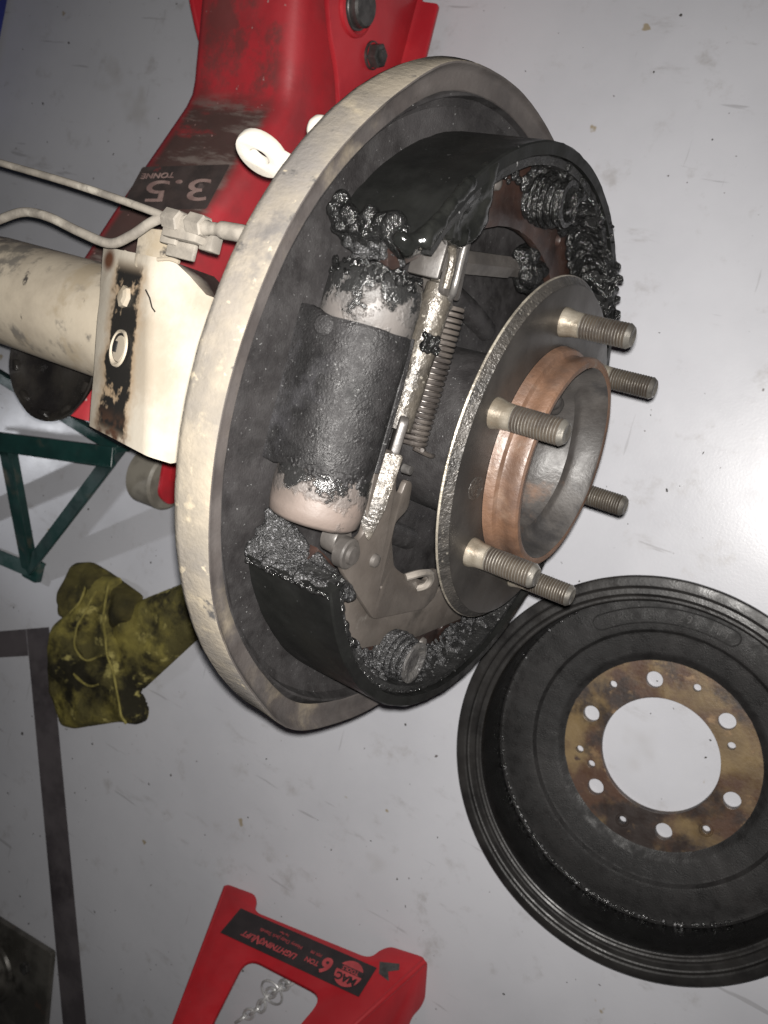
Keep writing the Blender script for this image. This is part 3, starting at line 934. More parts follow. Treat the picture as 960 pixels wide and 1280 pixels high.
for k in range(26):
    f = k / 25
    th = math.radians(119.5 + 30 * f)
    drip.append(H3(-57.8, 147.0 * math.cos(th), 147.0 * math.sin(th), 2.6 * (1 - f) + 1.2))
blob('grease', drip, 0.9, M['grease'], s1, 1.5, 0.11, 0.5, 0.26, 6, 2.0)
rolls = []
for a0, sz in ((-101, 4.6), (-94.5, 4.2), (-87, 4.8), (-79.5, 4.2), (-72, 4.4)):
    for k in range(7):
        t = k / 6
        rolls.append(H3(a0 + 2.5 * math.sin(3 * t + a0), -77 + 9 * t, 129.5 - 9 * t + 2.5 * math.sin(PI * t), sz * (1 - 0.25 * t) + rng.uniform(-0.4, 0.4)))
rolls += [H3(-102, -82, 128, 4.2), H3(-101, -79, 123, 3.6), H3(-75, -74, 120, 4), H3(-68, -73, 127, 4)]
for k in range(60):
    a0 = rng.uniform(-103, -66)
    rolls.append(H3(a0, -73 + rng.uniform(-3, 3), 127 + rng.uniform(-6, 4), rng.uniform(1.2, 2.6)))
blob('grease', rolls, 0.9, M['grease_lump'], s1, 0.7, 0.16, 0.3, 0.34, 4, 5.0)
gran = []
for k in range(150):
    gran.append(H3(rng.uniform(-97, -78), rng.uniform(-77, -64), rng.uniform(106, 125), rng.uniform(1.6, 3.0)))
for k in range(24):
    t = k / 23
    gran.append(H3(-88 + rng.uniform(-2, 2), -66 + 6 * t + rng.uniform(-1, 1), 116 + 10 * t, rng.uniform(1.5, 2.4)))
blob('grease', gran, 0.9, M['dust'], s1, 0.6, 0.25, 0.4, 0.6, 4, 7.0)
cap = []
for k in range(90):
    w = -59 + 6 * rng.random() ** 1.6
    th = rng.uniform(-0.1, 2.5)
    cap.append(H3(AC + 19.8 * math.cos(th), w, VC + 19.8 * math.sin(th), rng.uniform(0.6, 1.2) if k % 4 else 1.5))
blob('grease_crumb', cap, 0.6, M['grease_lump'], cy, 0.3, 0.5, 0.0, 0.1, 3, 1.0)
low = []
for k in range(150):
    w = 24.5 + 5.5 * rng.random() ** 1.6
    th = rng.uniform(-0.1, 2.4)
    low.append(H3(AC + 20.5 * math.cos(th), w, VC + 20.5 * math.sin(th), rng.uniform(0.5, 1.0)))
blob('grease_crumb', low, 0.6, M['cyl'], cy, 0.3, 0.5, 0.0, 0.1, 2, 2.0)
blob('grease_crumb', [H3(-66 + rng.uniform(-2, 2), -37 + rng.uniform(-3.5, 3.5), 87 + rng.uniform(-6, 6), rng.uniform(0.8, 1.9)) for k in range(46)], 0.5, M['grease_lump'], st, 0.4, 0.6, 0, 0.1, 0, 3.0)
# granules packed round the upper shoe
gr = []
for k in range(520):
    t = math.radians(rng.triangular(152, 240, 205))
    u_ = rng.random()
    r = 140.5 - 24 * max(0, u_ - 0.35) ** 1.4
    a = -75 + 16.5 * max(0.0, 1 - max(0, u_ - 0.35) * 3.2) * rng.random() ** 0.7
    gr.append(H3(a, r * math.cos(t), r * math.sin(t), rng.uniform(1.4, 3.2)))
for k in range(200):
    t = math.radians(rng.triangular(185, 238, 225))
    r = rng.uniform(137, 148.6)
    gr.append(H3(rng.uniform(-60, -55.5), r * math.cos(t), r * math.sin(t), rng.uniform(0.9, 2.0)))
for k in range(26):
    t = math.radians(rng.uniform(216, 238))
    gr.append(H3(rng.uniform(-60, -54), 149.5 * math.cos(t), 149.5 * math.sin(t), rng.uniform(1.2, 2.4)))
for k in range(150):
    gr.append(H3(-72 + 17 * rng.random(), -127 + rng.uniform(-10, 9), 0 + rng.uniform(-11, 12), rng.uniform(1.0, 2.3)))
blob('grease', gr, 1.0, M['grease_lump'], s1, 1.1, 0.14, 0.45, 0.32, 5, 9.0)
blob('grease', [H3(-84 + rng.uniform(-6, 5), -96 + rng.uniform(-8, 8), -30 + rng.uniform(-12, 14), rng.uniform(3.5, 6.5)) for k in range(40)], 1.0, M['grease_lump'], rd, 1.0, 0.12, 0.4, 0.5, 5, 4.0)
# wet dust heaped on the end of the lower shoe
hp = []
for k in range(420):
    a = rng.uniform(-103, -58)
    s_ = rng.random()
    # from the lining's end edge (s_=0) inwards over the shoe end (s_=1)
    w = 74 - 20 * s_ + (a + 100) * 0.58 * s_ + rng.uniform(-1, 1)
    v = 126.5 - 8 * s_ - (a + 100) * 0.33 * s_ + rng.uniform(-1, 1)
    hp.append(H3(a, w, v, rng.uniform(2.2, 3.4)))
blob('wet_dust', hp, 1.0, M['dust'], s2, 0.6, 0.10, 0.4, 0.4, 6, 4.0)
ed = []
for k in range(220):
    a = -102 + 46 * rng.random()
    ed.append(H3(a, 74.5 + 1.5 * rng.random(), 127.6 + rng.uniform(-1.5, 2.2), rng.uniform(0.5, 1.3)))
for k in range(60):
    t = math.radians(61 - 20 * rng.random())
    r = rng.uniform(138, 142)
    ed.append(H3(-59 + rng.uniform(-3, 2), r * math.cos(t), r * math.sin(t), rng.uniform(1.0, 2.6)))
for k in range(70):
    t = math.radians(61 - 75 * rng.random())
    ed.append(H3(-57.4 + rng.uniform(-0.6, 0.8), 141.5 * math.cos(t), 141.5 * math.sin(t), rng.uniform(0.5, 1.2)))
blob('wet_dust', ed, 0.7, M['grease_lump'], s2, 0.4, 0.3, 0.3, 0.6, 2, 8.0)
g2 = []
for k in range(420):
    t = math.radians(rng.uniform(-42, 44))
    r = rng.uniform(129, 142)
    a = -76 + 18 * max(0, (r - 127) / 15) * rng.random() ** 0.6
    g2.append(H3(a, r * math.cos(t), r * math.sin(t), rng.uniform(1.0, 2.6)))
blob('wet_dust', g2, 1.0, M['dust'], s2, 0.6, 0.2, 0.5, 0.5, 4, 6.0)

# ================================================================== WHEEL HUB
hb = thing('wheel_hub', 'six stud wheel hub flange with rusty centre ring facing right', 'wheel hub', HUB, ROT)
fg = obj('flange', rev([(-37, 50), (-35.2, 58), (-35, 60), (-35, 86.6), (-35.3, 87.4)], hubfn, 160), M['flange'], hb, angle=25)
obj('flange_rim', rev([(-35.35, 87.45), (-36.0, 88.0), (-38.2, 90.0), (-39.0, 91.0)], hubfn, 160), M['flange_rim'], fg, angle=25)
obj('worn_edge', rev([(-39.0, 91.0), (-39.4, 91.4), (-39.9, 91.45), (-40.4, 90.9), (-43, 86), (-45, 70), (-47, 46)], hubfn, 160), M['worn_edge'], fg, angle=40)
obj('hub_barrel', rev([(-46.9, 47), (-60, 45), (-104, 44)], hubfn, 64), M['plate_dark'], hb)
pr = obj('centre_ring', rev([(-35.1, 57.6), (-33.6, 57.2), (-31.4, 57.0), (-30.4, 56.4), (-29.8, 55.2), (-29.2, 54.3), (-28.2, 54.0), (-25.5, 54.2), (-23.6, 54.9), (-20.4, 55.2), (-19.0, 54.7), (-18.1, 53.6), (-18.0, 51.6), (-18.4, 50.4)], hubfn, 128), M['rust'], hb, angle=30)
roughen(pr.data, 0.15, 0.12, 1.0)
bo = obj('bore', rev([(-18.45, 50.35), (-19.5, 49.4), (-27, 47.2), (-31, 46.2), (-32.2, 44.6), (-33.4, 41), (-42, 38.5), (-50, 34), (-55, 27), (-57, 21), (-55, 18.5), (-47, 17), (-46, 14.5), (-46, 0.01)], hubfn, 96), M['bore'], hb, angle=50)
roughen(bo.data, 1.3, 0.035, 3.0, 0.5, 0.12)
blob('casting_lump', [H3(-46, 16, 35, 6), H3(-45, 27, 26, 5.5), H3(-47, 6, 38, 6)], 1.2, M['bore'], bo, 0.5, 0.2)
blob('casting_lump', [H3(-40, -30, -8, 6), H3(-41, -28, -16, 6)], 1.2, M['bore'], bo, 0.5, 0.2)
STH = [43 + 60 * k for k in range(6)]
def stud_profile():
    p = [(-37, 7.4), (-34.9, 7.4), (-33.4, 7.2), (-30.0, 6.3), (-25.8, 6.05)]
    q = []
    a = -25.8
    while a < -1.9:
        q += [(a + 0.30, 5.0), (a + 0.72, 6.1), (a + 1.12, 6.1)]
        a += 1.5
    q += [(-1.3, 5.5), (-0.2, 4.7), (0, 4.1), (-0.5, 3.4), (-0.9, 0.01)]
    return p, q
sp_, sq_ = stud_profile()
me_c = mesh('collar', *rev(sp_, lambda t, r, th: Vector((t, r * math.cos(th), r * math.sin(th))) * S, 32))
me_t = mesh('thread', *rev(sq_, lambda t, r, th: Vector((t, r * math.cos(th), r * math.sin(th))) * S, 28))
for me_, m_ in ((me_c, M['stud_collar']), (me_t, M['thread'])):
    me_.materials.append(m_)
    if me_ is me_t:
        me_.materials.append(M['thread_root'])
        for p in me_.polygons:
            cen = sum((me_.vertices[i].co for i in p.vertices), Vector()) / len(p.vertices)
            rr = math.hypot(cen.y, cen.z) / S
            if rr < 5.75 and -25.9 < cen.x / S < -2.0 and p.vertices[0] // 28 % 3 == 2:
                p.material_index = 1  # one flank of each groove takes the painted dark
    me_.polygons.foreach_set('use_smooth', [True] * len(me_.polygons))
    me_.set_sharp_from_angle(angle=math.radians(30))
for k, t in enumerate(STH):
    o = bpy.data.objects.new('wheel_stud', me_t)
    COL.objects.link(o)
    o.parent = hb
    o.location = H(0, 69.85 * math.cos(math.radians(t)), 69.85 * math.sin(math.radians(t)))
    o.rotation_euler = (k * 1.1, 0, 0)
    c = bpy.data.objects.new('collar', me_c)
    COL.objects.link(c)
    c.parent = o
for t in (73,):
    w, v = 67 * math.cos(math.radians(t)), 67 * math.sin(math.radians(t))
    pg = obj('cast_plug', rev([(-35.2, 7.4), (-34.8, 7.0), (-35.0, 5), (-34.7, 2.5), (-34.9, 0.01)], lambda a, q, th: H(a, w + q * 0.8 * math.cos(th), v + q * math.sin(th)), 20), M['flange_rim'], fg)
    roughen(pg.data, 0.25, 0.5, t)

# ================================================================== BRAKE DRUM on the floor
DX, DY = 43.66, -245.55
dr = thing('brake_drum', 'removed black iron brake drum lying open side up with brassy centre face', 'brake drum', (DX, DY, 0))
def zfn(z, r, th):
    return Vector((r * math.cos(th), r * math.sin(th), z)) * S
outer = rev([(1.0, 92), (1.0, 96), (5, 104), (6, 150), (10, 157), (40, 158.5), (66, 160), (70, 166), (71, 170.6), (74, 171.8), (79, 171.8), (80.2, 170.8)], zfn, 200)
obj('outer_shell', outer, M['drum_rim'], dr, angle=30)
obj('rim', rev([(80.2, 170.8), (80.6, 169.5), (80.6, 163.5), (79.6, 162.2), (76.4, 161.6), (75.8, 160.4), (76.0, 156.2), (75.0, 155.2), (72.5, 154.6), (71.6, 153.2), (71.6, 151.4), (71.0, 150.4)], zfn, 200), M['drum_rim'], dr, angle=25)
obj('friction_wall', rev([(71.0, 150.4), (69, 149.6), (45, 149.4), (22, 149.6), (19.5, 150.6)], zfn, 200), M['drum_wall'], dr, angle=30)
bt = obj('web', rev([(19.5, 150.6), (17.6, 149.2), (17.0, 146), (17.6, 143), (17.6, 120), (17.0, 117.5), (13.8, 114.5), (13.2, 112), (13.0, 97), (11.6, 93), (8.6, 89.4), (8.05, 88.0)], zfn, 200), M['drum'], dr, angle=25)
roughen(bt.data, 0.35, 0.12, 2.0, 0.25, 0.4)
holes = [circle(0, 0, 53.6, 72)]
for k in range(6):
    t = math.radians(51.5 + 60 * k)
    holes.append(circle(69.85 * math.cos(t), 69.85 * math.sin(t), 8.0, 24))
for r, t in ((74.2, 142.3), (73.7, 81.4), (64.3, 33.5), (73.7, -158.5), (64.8, -146.6), (73.6, -98.6), (73.7, -38.1)):
    holes.append(circle(r * math.cos(math.radians(t)), r * math.sin(math.radians(t)), 3.9, 16))
obj('mounting_face', flat([circle(0, 0, 88.4, 110)] + holes, 7.0, Matrix.Translation((0, 0, 4.5)), 0.35), M['brass'], dr, smooth=False)
for r, t in ((73.6, -98.6), (73.7, -38.1)):
    obj('hole_rim', rev([(7.9, 6.4), (8.7, 5.6), (8.8, 4.4), (8.0, 3.8)], lambda z, q, th, r=r, t=t: Vector((r * math.cos(math.radians(t)) + q * math.cos(th), r * math.sin(math.radians(t)) + q * math.sin(th), z)) * S, 20), M['brass'], dr)
# cast lettering sunk in a slot-shaped frame on the web
def arcpt(r, t, z):
    return Vector((r * math.cos(math.radians(t)), r * math.sin(math.radians(t)), z))
for ch, t in zip('MAX DIA 297 MM', [126 - 3.35 * k for k in range(14)]):
    if ch == ' ':
        continue
    p = arcpt(131, t, 17.75)
    m4 = frame(p, (math.sin(math.radians(t)), -math.cos(math.radians(t)), 0), (math.cos(math.radians(t)), math.sin(math.radians(t)), 0))
    text(ch, 11, M['drum_rim'], bt, m4, 'cast_letter', 0.7)
fr_ = []
for r0 in (124.0, 138.0):
    fr_.append(tube([arcpt(r0, 131 - k * 1.0, 17.7) for k in range(53)], 0.7, 6))
for t in (131.0, 79.0):
    fr_.append(tube([arcpt(124 + 7 + 7 * math.cos(PI * k / 8), t + (3 if t > 100 else -3) * math.sin(PI * k / 8), 17.7) for k in range(9)], 0.7, 6))
obj('cast_frame', merge(*fr_), M['drum'], bt)
# grease crumbs left in the corner of the friction wall
cr = []
for k in range(240):
    t = math.radians(rng.triangular(195, 320, 238))
    cr.append((148.2 * math.cos(t), 148.2 * math.sin(t), 18.8, rng.uniform(0.7, 2.3)))
for k in range(60):
    t = math.radians(rng.uniform(130, 200))
    cr.append((148.4 * math.cos(t), 148.4 * math.sin(t), 18.6, rng.uniform(0.5, 1.2)))
cb = blob('grease_crumb', cr, 0.8, M['crumb'], dr, 0.5, 0.4, 0, 0.1, 1, 2.0)

# ================================================================== TROLLEY JACK
JD = Vector((0.03, -0.9995, 0))
jk = thing('trolley_jack', 'red trolley jack with worn 3.5 decal reaching under the axle', 'trolley jack', (-500, 200, 0), (0, 0, math.atan2(JD.y, JD.x)))
# local x = u runs towards the saddle, local y = s towards the photographer
def J(u, s_, z):
    return Vector((u, s_, z)) * S
def interp(tab, x):
    for (x0, y0), (x1, y1) in zip(tab, tab[1:]):
        if x <= x1:
            t = max(0, (x - x0) / (x1 - x0))
            return y0 + (y1 - y0) * t
    return tab[-1][1]
topz = [(-260, 190), (-120, 164), (-62, 154), (-48, 151.5), (-36, 151.5), (-22, 156), (0, 167), (102, 219), (162, 250), (215, 277), (250, 286), (290, 288)]
lef = [(-260, -62), (-36, -63), (100, -63), (200, -58), (290, -46)]
rig = [(-260, 50), (-120, 52), (-62, 56), (-20, 57), (100, 50), (200, 44), (290, 38)]
us = [-260, -220, -180, -130, -95, -70, -60, -50, -43, -36, -29, -22, -10, 0, 30, 60, 102, 135, 162, 190, 215, 250, 290]
V, F = [], []
for u in us:
    z, l, r = interp(topz, u), interp(lef, u), interp(rig, u)
    sec = [(l - 6, z - 70), (l - 6, z - 14), (l - 4.5, z - 7), (l, z - 2), (l + 6, z), (l + 30, z + 0.6), ((l + r) / 2, z + 0.8), (r - 30, z + 0.6), (r - 12, z), (r - 4, z - 3), (r + 1.5, z - 9), (r + 4, z - 17), (r + 6, z - 84)]
    V += [J(u, s_, z_) for s_, z_ in sec]
ns = 13
for i in range(len(us) - 1):
    for j in range(ns - 1):
        F.append((i * ns + j, i * ns + j + 1, (i + 1) * ns + j + 1, (i + 1) * ns + j))
F.append(tuple((len(us) - 1) * ns + j for j in range(ns)))
arm = obj('lift_arm', (V, F), M['red_dirty'], jk, angle=45)
# chassis side plates
def side(sgn):
    s0, s1 = (84, 70) if sgn > 0 else (-84, -70)
    pl = [(-330, 18), (-60, 16), (330, 20), (388, 30), (396, 48), (384, 66), (120, 74), (-20, 92), (-50, 100), (-76, 116), (-100, 140), (-124, 158), (-150, 168), (-330, 168)]
    ex = Vector((600, s1 - s0, 0))
    m4 = frame(Vector((-200, s0, 0)), ex, (0, 0, 1))
    return flat([rounded([(u + 200, z) for u, z in pl], 8, 3)], 6, m4, 1.5), m4
(v1, m4r) = side(1)
spR = obj('side_plate', v1, M['red'], jk, angle=40)
(v2, m4l) = side(-1)
spL = obj('side_plate', v2, M['red'], jk, angle=40)
# out-turned foot of the near side plate, with a notch in its edge
obj('plate_foot', flat([rounded([(-330, 0), (-330, 4), (-200, 4), (-193, 8), (-192, 27), (-60, 29), (-60, 0)], 3)], 5, frame((0, 80, 17), (1, -0.02, 0), (0, 1, -0.06)), 1.0), M['red'], spR)
def sideS(u):
    return 84 - 14 * (u + 200) / 600 + 3
pin = obj('pivot_pin', rev([(0, 20), (3, 20), (3.2, 18), (4, 17.5), (11, 17.5), (13, 15.5), (13.4, 0.01)], axfn((-138, sideS(-138), 118), (0, 1, 0), (1, 0, 0)), 36), M['bolt'], spR, angle=30)
obj('pin_collar', rev([(0, 26), (3, 25.5), (4, 22.5), (2.5, 20.5)], axfn((-138, sideS(-138), 118), (0, 1, 0), (1, 0, 0)), 36), M['red'], spR)
bt1 = obj('bolt', rev([(0, 13), (2.4, 13), (2.6, 11.5)], axfn((-114, sideS(-114), 74), (0, 1, 0), (1, 0, 0)), 28), M['bolt'], spR, angle=30)
obj('nut', rev([(2.4, 11.6), (11, 11.6), (12.4, 10), (12.5, 6.6), (15, 6.4), (15.2, 0.01)], axfn((-114, sideS(-114), 74), (0, 1, 0), (1, 0, 0)), 6), M['bolt'], bt1, angle=20)
# decal with its lettering on the rising part of the arm; it reads towards -s and its top points to the saddle
slope = Vector((102, 0, 52)).normalized()
dm = frame(Vector((67, -2, interp(topz, 67) + 1.4)), (0.16, -0.98, 0.08), slope)
dc = obj('decal', flat([rounded([(-46, -26), (56, -28), (58, 27), (-42, 27)], 2)], 0.4, dm), M['decal_dark'], arm, smooth=False)
dm2 = dm @ Matrix.Translation((0, 0, 0.35))
text('3.5', 41, M['decal_print'], dc, dm2 @ Matrix.Translation((3, 3, 0.35)) @ Matrix.Diagonal((1.62, 0.92, 1, 1)), 'lettering', 0.15, bold=0.0, shear=-0.12)
text('TONNE', 9.0, M['decal_print'], dc, dm2 @ Matrix.Translation((32, -16, 0)) @ Matrix.Diagonal((1.25, 1, 1, 1)), 'lettering', 0.15, bold=0.2)
# saddle
sdl = obj('saddle', rev([(-30, 26), (-14, 28), (-8, 46), (0, 53), (3, 54), (4, 52.5), (1.5, 48), (-3, 43), (-6, 22), (-3, 16), (-3, 0.01)], axfn((246, -6, 300), (0, 0, 1), (1, 0, 0)), 56), M['saddle'], jk, angle=35)
roughen(sdl.data, 0.8, 0.06, 1.0)
for k in range(10):
    t = 2 * PI * k / 10
    obj('saddle_lug', box((246 + 47 * math.cos(t), -6 + 47 * math.sin(t), 300), (10, 5, 8), 1.5, Matrix.Rotation(t + PI / 2, 3, 'Z')), M['saddle'], sdl)
# front rollers on their shaft
for s_ in (-104, 104):
    obj('front_wheel', rev([(-20, 16), (-20, 33), (-17, 36), (17, 36), (20, 33), (20, 16)], axfn((372, s_, 36), (0, 1, 0), (1, 0, 0)), 40, cap=True), M['castor'], jk, angle=40)
obj('cross_shaft', rev([(-122, 9), (122, 9)], axfn((372, 0, 36), (0, 1, 0), (1, 0, 0)), 16, cap=True), M['bolt'], jk)
obj('cross_member', box((352, 0, 40), (30, 138, 34), 5), M['red'], jk)

# ================================================================== GREEN AXLE STAND
gs = thing('axle_stand', 'dark green angle iron axle stand at the left edge under the axle', 'axle stand', (-806, -374, 0))
def gp(x, y, z):
    return Vector((x + 806, y + 374, z))
def bar(p, q, w_=20, t_=4, upv=(0, 0, 1)):
    """angle iron between two points"""
    p, q = Vector(p), Vector(q)
    d = (q - p)
    L = d.length
    d.normalize()
    e2 = (Vector(upv) - d * d.dot(Vector(upv))).normalized()
    e1 = e2.cross(d)
    R = Matrix((d, e1, e2)).transposed()
    c = (p + q) / 2
    return merge(box(c, (L, w_, t_), 0.6, R, 1), box(c - e2 * (w_ / 2 + t_ * 0.5 - 0.3) + e1 * (w_ / 2 - t_ / 2), (L - 0.5, t_, w_), 0.6, R, 1))
foot = gp(-803, -373, 16)
T1, T2 = gp(-612, -158, 98), gp(-800, -192, 98)
obj('leg', bar(foot, T1, 20, 4), M['green'], gs, smooth=False)
obj('leg', bar(foot, T2, 20, 4), M['green'], gs, smooth=False)
obj('top_rail', bar(gp(-1000, -232, 104), T1 + Vector((8, 2, 6)), 24, 4), M['green'], gs, smooth=False)
obj('base_rail', bar(foot + Vector((6, 0, -4)), gp(-1010, -388, 12), 20, 4), M['green'], gs, smooth=False)
obj('brace', bar(gp(-900, -110, 92), gp(-608, -148, 96), 12, 4), M['green'], gs, smooth=False)
obj('foot', box(foot + Vector((2, 0, -9)), (30, 30, 13), 3), M['green'], gs)
obj('rear_leg', bar(gp(-1010, -388, 14), gp(-815, -200, 96), 20, 4), M['green'], gs, smooth=False)
obj('post', bar(gp(-900, -215, 60), gp(-900, -215, 300), 30, 5, (1, 0, 0)), M['green'], gs, smooth=False)

# ================================================================== RED JACK STAND
e = Vector((0.9724879, 0.23295338, 0))
nin = Vector((0.23295338, -0.9724879, 0))
FLc = Vector((-368.5, -626.6, 0))
js = thing('jack_stand', 'red pressed steel jack stand with black and red label strip, bottom edge', 'jack stand', tuple(FLc + e * 135 + nin * 135))
ctr = FLc + e * 135 + nin * 135
K = 0.40
LUP = math.sqrt(1 + K * K)
def stand_face(ex, ni):
    corner = -ex * 135 - ni * 135
    upv = (ni * K + Vector((0, 0, 1))).normalized()
    m4 = frame(corner, ex, upv)
    Q = 330
    ins = K / LUP
    ol = [(0, 3), (3, 0), (42, 0), (50, 6), (54, 16), (62, 21), (208, 24), (216, 20), (220, 10), (228, 2), (266, 0), (269.5, 3), (270 - Q * ins, Q), (Q * ins, Q)]
    win = rounded([(84, 72), (192, 80), (196 - 26, 210), (110, 210)], 20, 6)
    ol = rounded(ol, 5, 3)
    return flat([ol, win], 5, m4, 0.8), m4
mats4 = []
for a_, b_ in ((e, nin), (nin, -e), (-e, -nin), (-nin, e)):
    vf, m4 = stand_face(a_, b_)
    mats4.append((m4, obj('side_panel', vf, M['red_stand'], js, angle=40)))
for sx, sy in ((-1, -1), (1, -1), (1, 1), (-1, 1)):
    b0 = e * sx * 134 + nin * sy * 134
    b1 = e * sx * (134 - 330 / LUP * K) + nin * sy * (134 - 330 / LUP * K) + Vector((0, 0, 330 / LUP))
    obj('corner_bead', tube([b0 + Vector((0, 0, 2)), b1], 3.2, 10), M['red_stand'], js)
obj('neck', rev([(300, 16), (306, 34), (330, 34), (345, 30)], zfn, 24), M['red_stand'], js)
obj('ratchet_bar', box((0, 0, 370), (34, 26, 130), 3), M['bolt'], js)
sf0 = mats4[0][1]
upf = (nin * K + Vector((0, 0, 1))).normalized()
outf = (-e).cross(upf).normalized()
c00 = -e * 135 - nin * 135
def face_pt(p, q, h):
    return c00 + e * p + upf * q + outf * h
skew = 0.042                                         # the strip is stuck on slightly askew
lx = (-e * math.cos(skew) - upf * math.sin(skew))
lab = obj('label', flat([[(-93.5, -19), (93.5, -19), (93.5, 18), (-93.5, 18)]], 0.5, frame(face_pt(132.5, 46, 2.9), lx, upf)), M['label_black'], sf0, smooth=False)
def lt(x, y):
    return frame(face_pt(132.5, 46, 3.25), lx, upf) @ Matrix.Translation((x, y, 0))
lgx = -70
obj('logo_disc', flat([circle(0, 0, 15.5, 40)], 0.3, lt(lgx, 0)), M['label_red'], lab, smooth=False)
def lt2(x, y):
    return lt(x, y) @ Matrix.Translation((0, 0, 0.25))
obj('logo_band', flat([[(-15.4, -3.2), (15.4, -3.2), (15.4, 3.2), (-15.4, 3.2)]], 0.2, lt2(lgx, -4)), M['label_black'], lab, smooth=False)
text('MAC', 11.5, M['label_black'], lab, lt2(lgx, 6), 'lettering', 0.1, bold=0.5)
text('TOOLS', 6.4, M['label_red'], lab, lt2(lgx, -4) @ Matrix.Translation((0, 0, 0.2)), 'lettering', 0.1, bold=0.15)
text('6', 25, M['label_red'], lab, lt(-42, 1), 'lettering', 0.1, bold=0.9)
text('TON', 8, M['label_red'], lab, lt(-25, 4), 'lettering', 0.1, bold=0.2)
text('PER PR', 5, M['label_red'], lab, lt(-24, -6), 'lettering', 0.1)
text('LIGHTNING', 9.5, M['label_red'], lab, lt(19, 7), 'lettering', 0.1, bold=0.25, shear=0.2)
text('LIFT', 9.5, M['label_red'], lab, lt(60, 7), 'lettering', 0.1, bold=0.25, shear=0.2)
text('N', 14, M['label_red'], lab, lt(45.5, 7), 'lettering', 0.1, bold=0.3, shear=0.3)
text('Heavy Duty Jack Stands', 6.2, M['label_red'], lab, lt(24, -5), 'lettering', 0.1)
text('Per Pair', 4.0, M['label_red'], lab, lt(24, -12), 'lettering', 0.1)
# a bare scuff by the right foot, as a chip of missing paint
obj('paint_chip', flat([[(226, 23), (247, 17), (250, 24), (240, 30), (246, 40), (232, 36)]], 0.25, frame(face_pt(0, 0, 2.75), e, upf)), M['bolt'], sf0, smooth=False)

# chain with a ring, lying inside the stand
ch = thing('safety_chain', 'thin bright chain with a split ring seen through the red stand window', 'chain', (-262, -690, 0))
cpts = smooth_path([(-228, -652, 26), (-245, -672, 22), (-258, -692, 17), (-268, -708, 14), (-272, -726, 12), (-284, -745, 9), (-300, -770, 6)], 6)
off = Vector((-262, -690, 0))
def ringpts(c, d, up_, L, Wd, n=18):
    d = d.normalized()
    s2_ = d.cross(up_).normalized()
    return [c + d * (L * math.cos(2 * PI * k / n)) + s2_ * (Wd * math.sin(2 * PI * k / n)) for k in range(n)]
rp = []
acc = 0.0
last = cpts[0]
kk = 0
for i in range(1, len(cpts)):
    acc += (cpts[i] - cpts[i - 1]).length
    if acc > 12.5:
        acc = 0
        d = cpts[i] - last
        last = cpts[i].copy()
        c = cpts[i] - off
        if kk == 3:
            obj('ring', tube(ringpts(c + Vector((2, 3, 2)), d, Vector((0.2, 0.1, 1)), 15, 15, 28), 1.3, 8, True), M['chrome'], ch)
        upn = Vector((0, 0, 1)) if kk % 2 else Vector((0.8, 0.6, 0.1))
        obj('chain_link', tube(ringpts(c, d, upn, 9.5, 5.5), 1.7, 8, True), M['chrome'], ch)
        kk += 1

# ================================================================== YELLOW CLOTH
def pip(x, y, poly):
    ins = False
    n = len(poly)
    j = n - 1
    for i in range(n):
        xi, yi = poly[i]
        xj, yj = poly[j]
        if (yi > y) != (yj > y) and x < (xj - xi) * (y - yi) / (yj - yi) + xi:
            ins = not ins
        j = i
    return ins
def edge_d(p, poly, closed=True):
    best = (1e9, None)
    P = Vector((p[0], p[1], 0))
    n = len(poly)
    for i in range(n if closed else n - 1):
        a = Vector((*poly[i], 0))
        b = Vector((*poly[(i + 1) % n], 0))
        q, t = intersect_point_line(P, a, b)
        q = a if t < 0 else b if t > 1 else q
        d = (q - P).length
        if d < best[0]:
            best = (d, q)
    return best
def cloth_patch(poly, base, h, step, seed, ridges=(), fold=7.0, fall=4.5):
    poly = rounded(poly, 9, 3)
    xs = [p[0] for p in poly]
    ys = [p[1] for p in poly]
    grid, V = {}, []
    nx = int((max(xs) - min(xs)) / step) + 2
    ny = int((max(ys) - min(ys)) / step) + 2
    inside = set()
    for i in range(nx):
        for j in range(ny):
            x, y = min(xs) + i * step, min(ys) + j * step
            if pip(x, y, poly):
                inside.add((i, j))
    F = []
    cells = [(i, j) for i in range(nx) for j in range(ny) if sum(((i + a, j + b) in inside) for a in (0, 1) for b in (0, 1)) >= 2]
    def vid(i, j):
        if (i, j) in grid:
            return grid[(i, j)]
        x, y = min(xs) + i * step, min(ys) + j * step
        d, q = edge_d((x, y), poly)
        if (i, j) not in inside:
            x, y, d = q.x, q.y, 0.0
        elif d < step * 0.45:
            x, y, d = q.x, q.y, 0.0
        f = 1 - math.exp(-d / fall)
        z = base + h * f
        p = Vector((x, y, seed))
        z += f * (fold * noise.noise(p * 0.018) + fold * 0.55 * noise.noise(p * 0.045) + 1.6 * noise.noise(p * 0.13))
        for rl, ra, rw in ridges:
            dd = edge_d((x, y), rl, False)[0]
            z += ra * math.exp(-(dd / rw) ** 2)
        grid[(i, j)] = len(V)
        V.append((x, y, max(z, 0.6)))
        return grid[(i, j)]
    for i, j in cells:
        F.append((vid(i, j), vid(i + 1, j), vid(i + 1, j + 1), vid(i, j + 1)))
    # turn the hem down
    cnt = {}
    for f in F:
        for k in range(4):
            ed_ = tuple(sorted((f[k], f[(k + 1) % 4])))
            cnt[ed_] = cnt.get(ed_, 0) + 1
    bnd = [e_ for e_, c in cnt.items() if c == 1]
    low_ = {}
    for a, b in bnd:
        for v in (a, b):
            if v not in low_:
                low_[v] = len(V)
                x, y, z = V[v]
                V.append((x, y, max(0.4, base - 9)))
        F.append((a, b, low_[b], low_[a]))
    return V, F
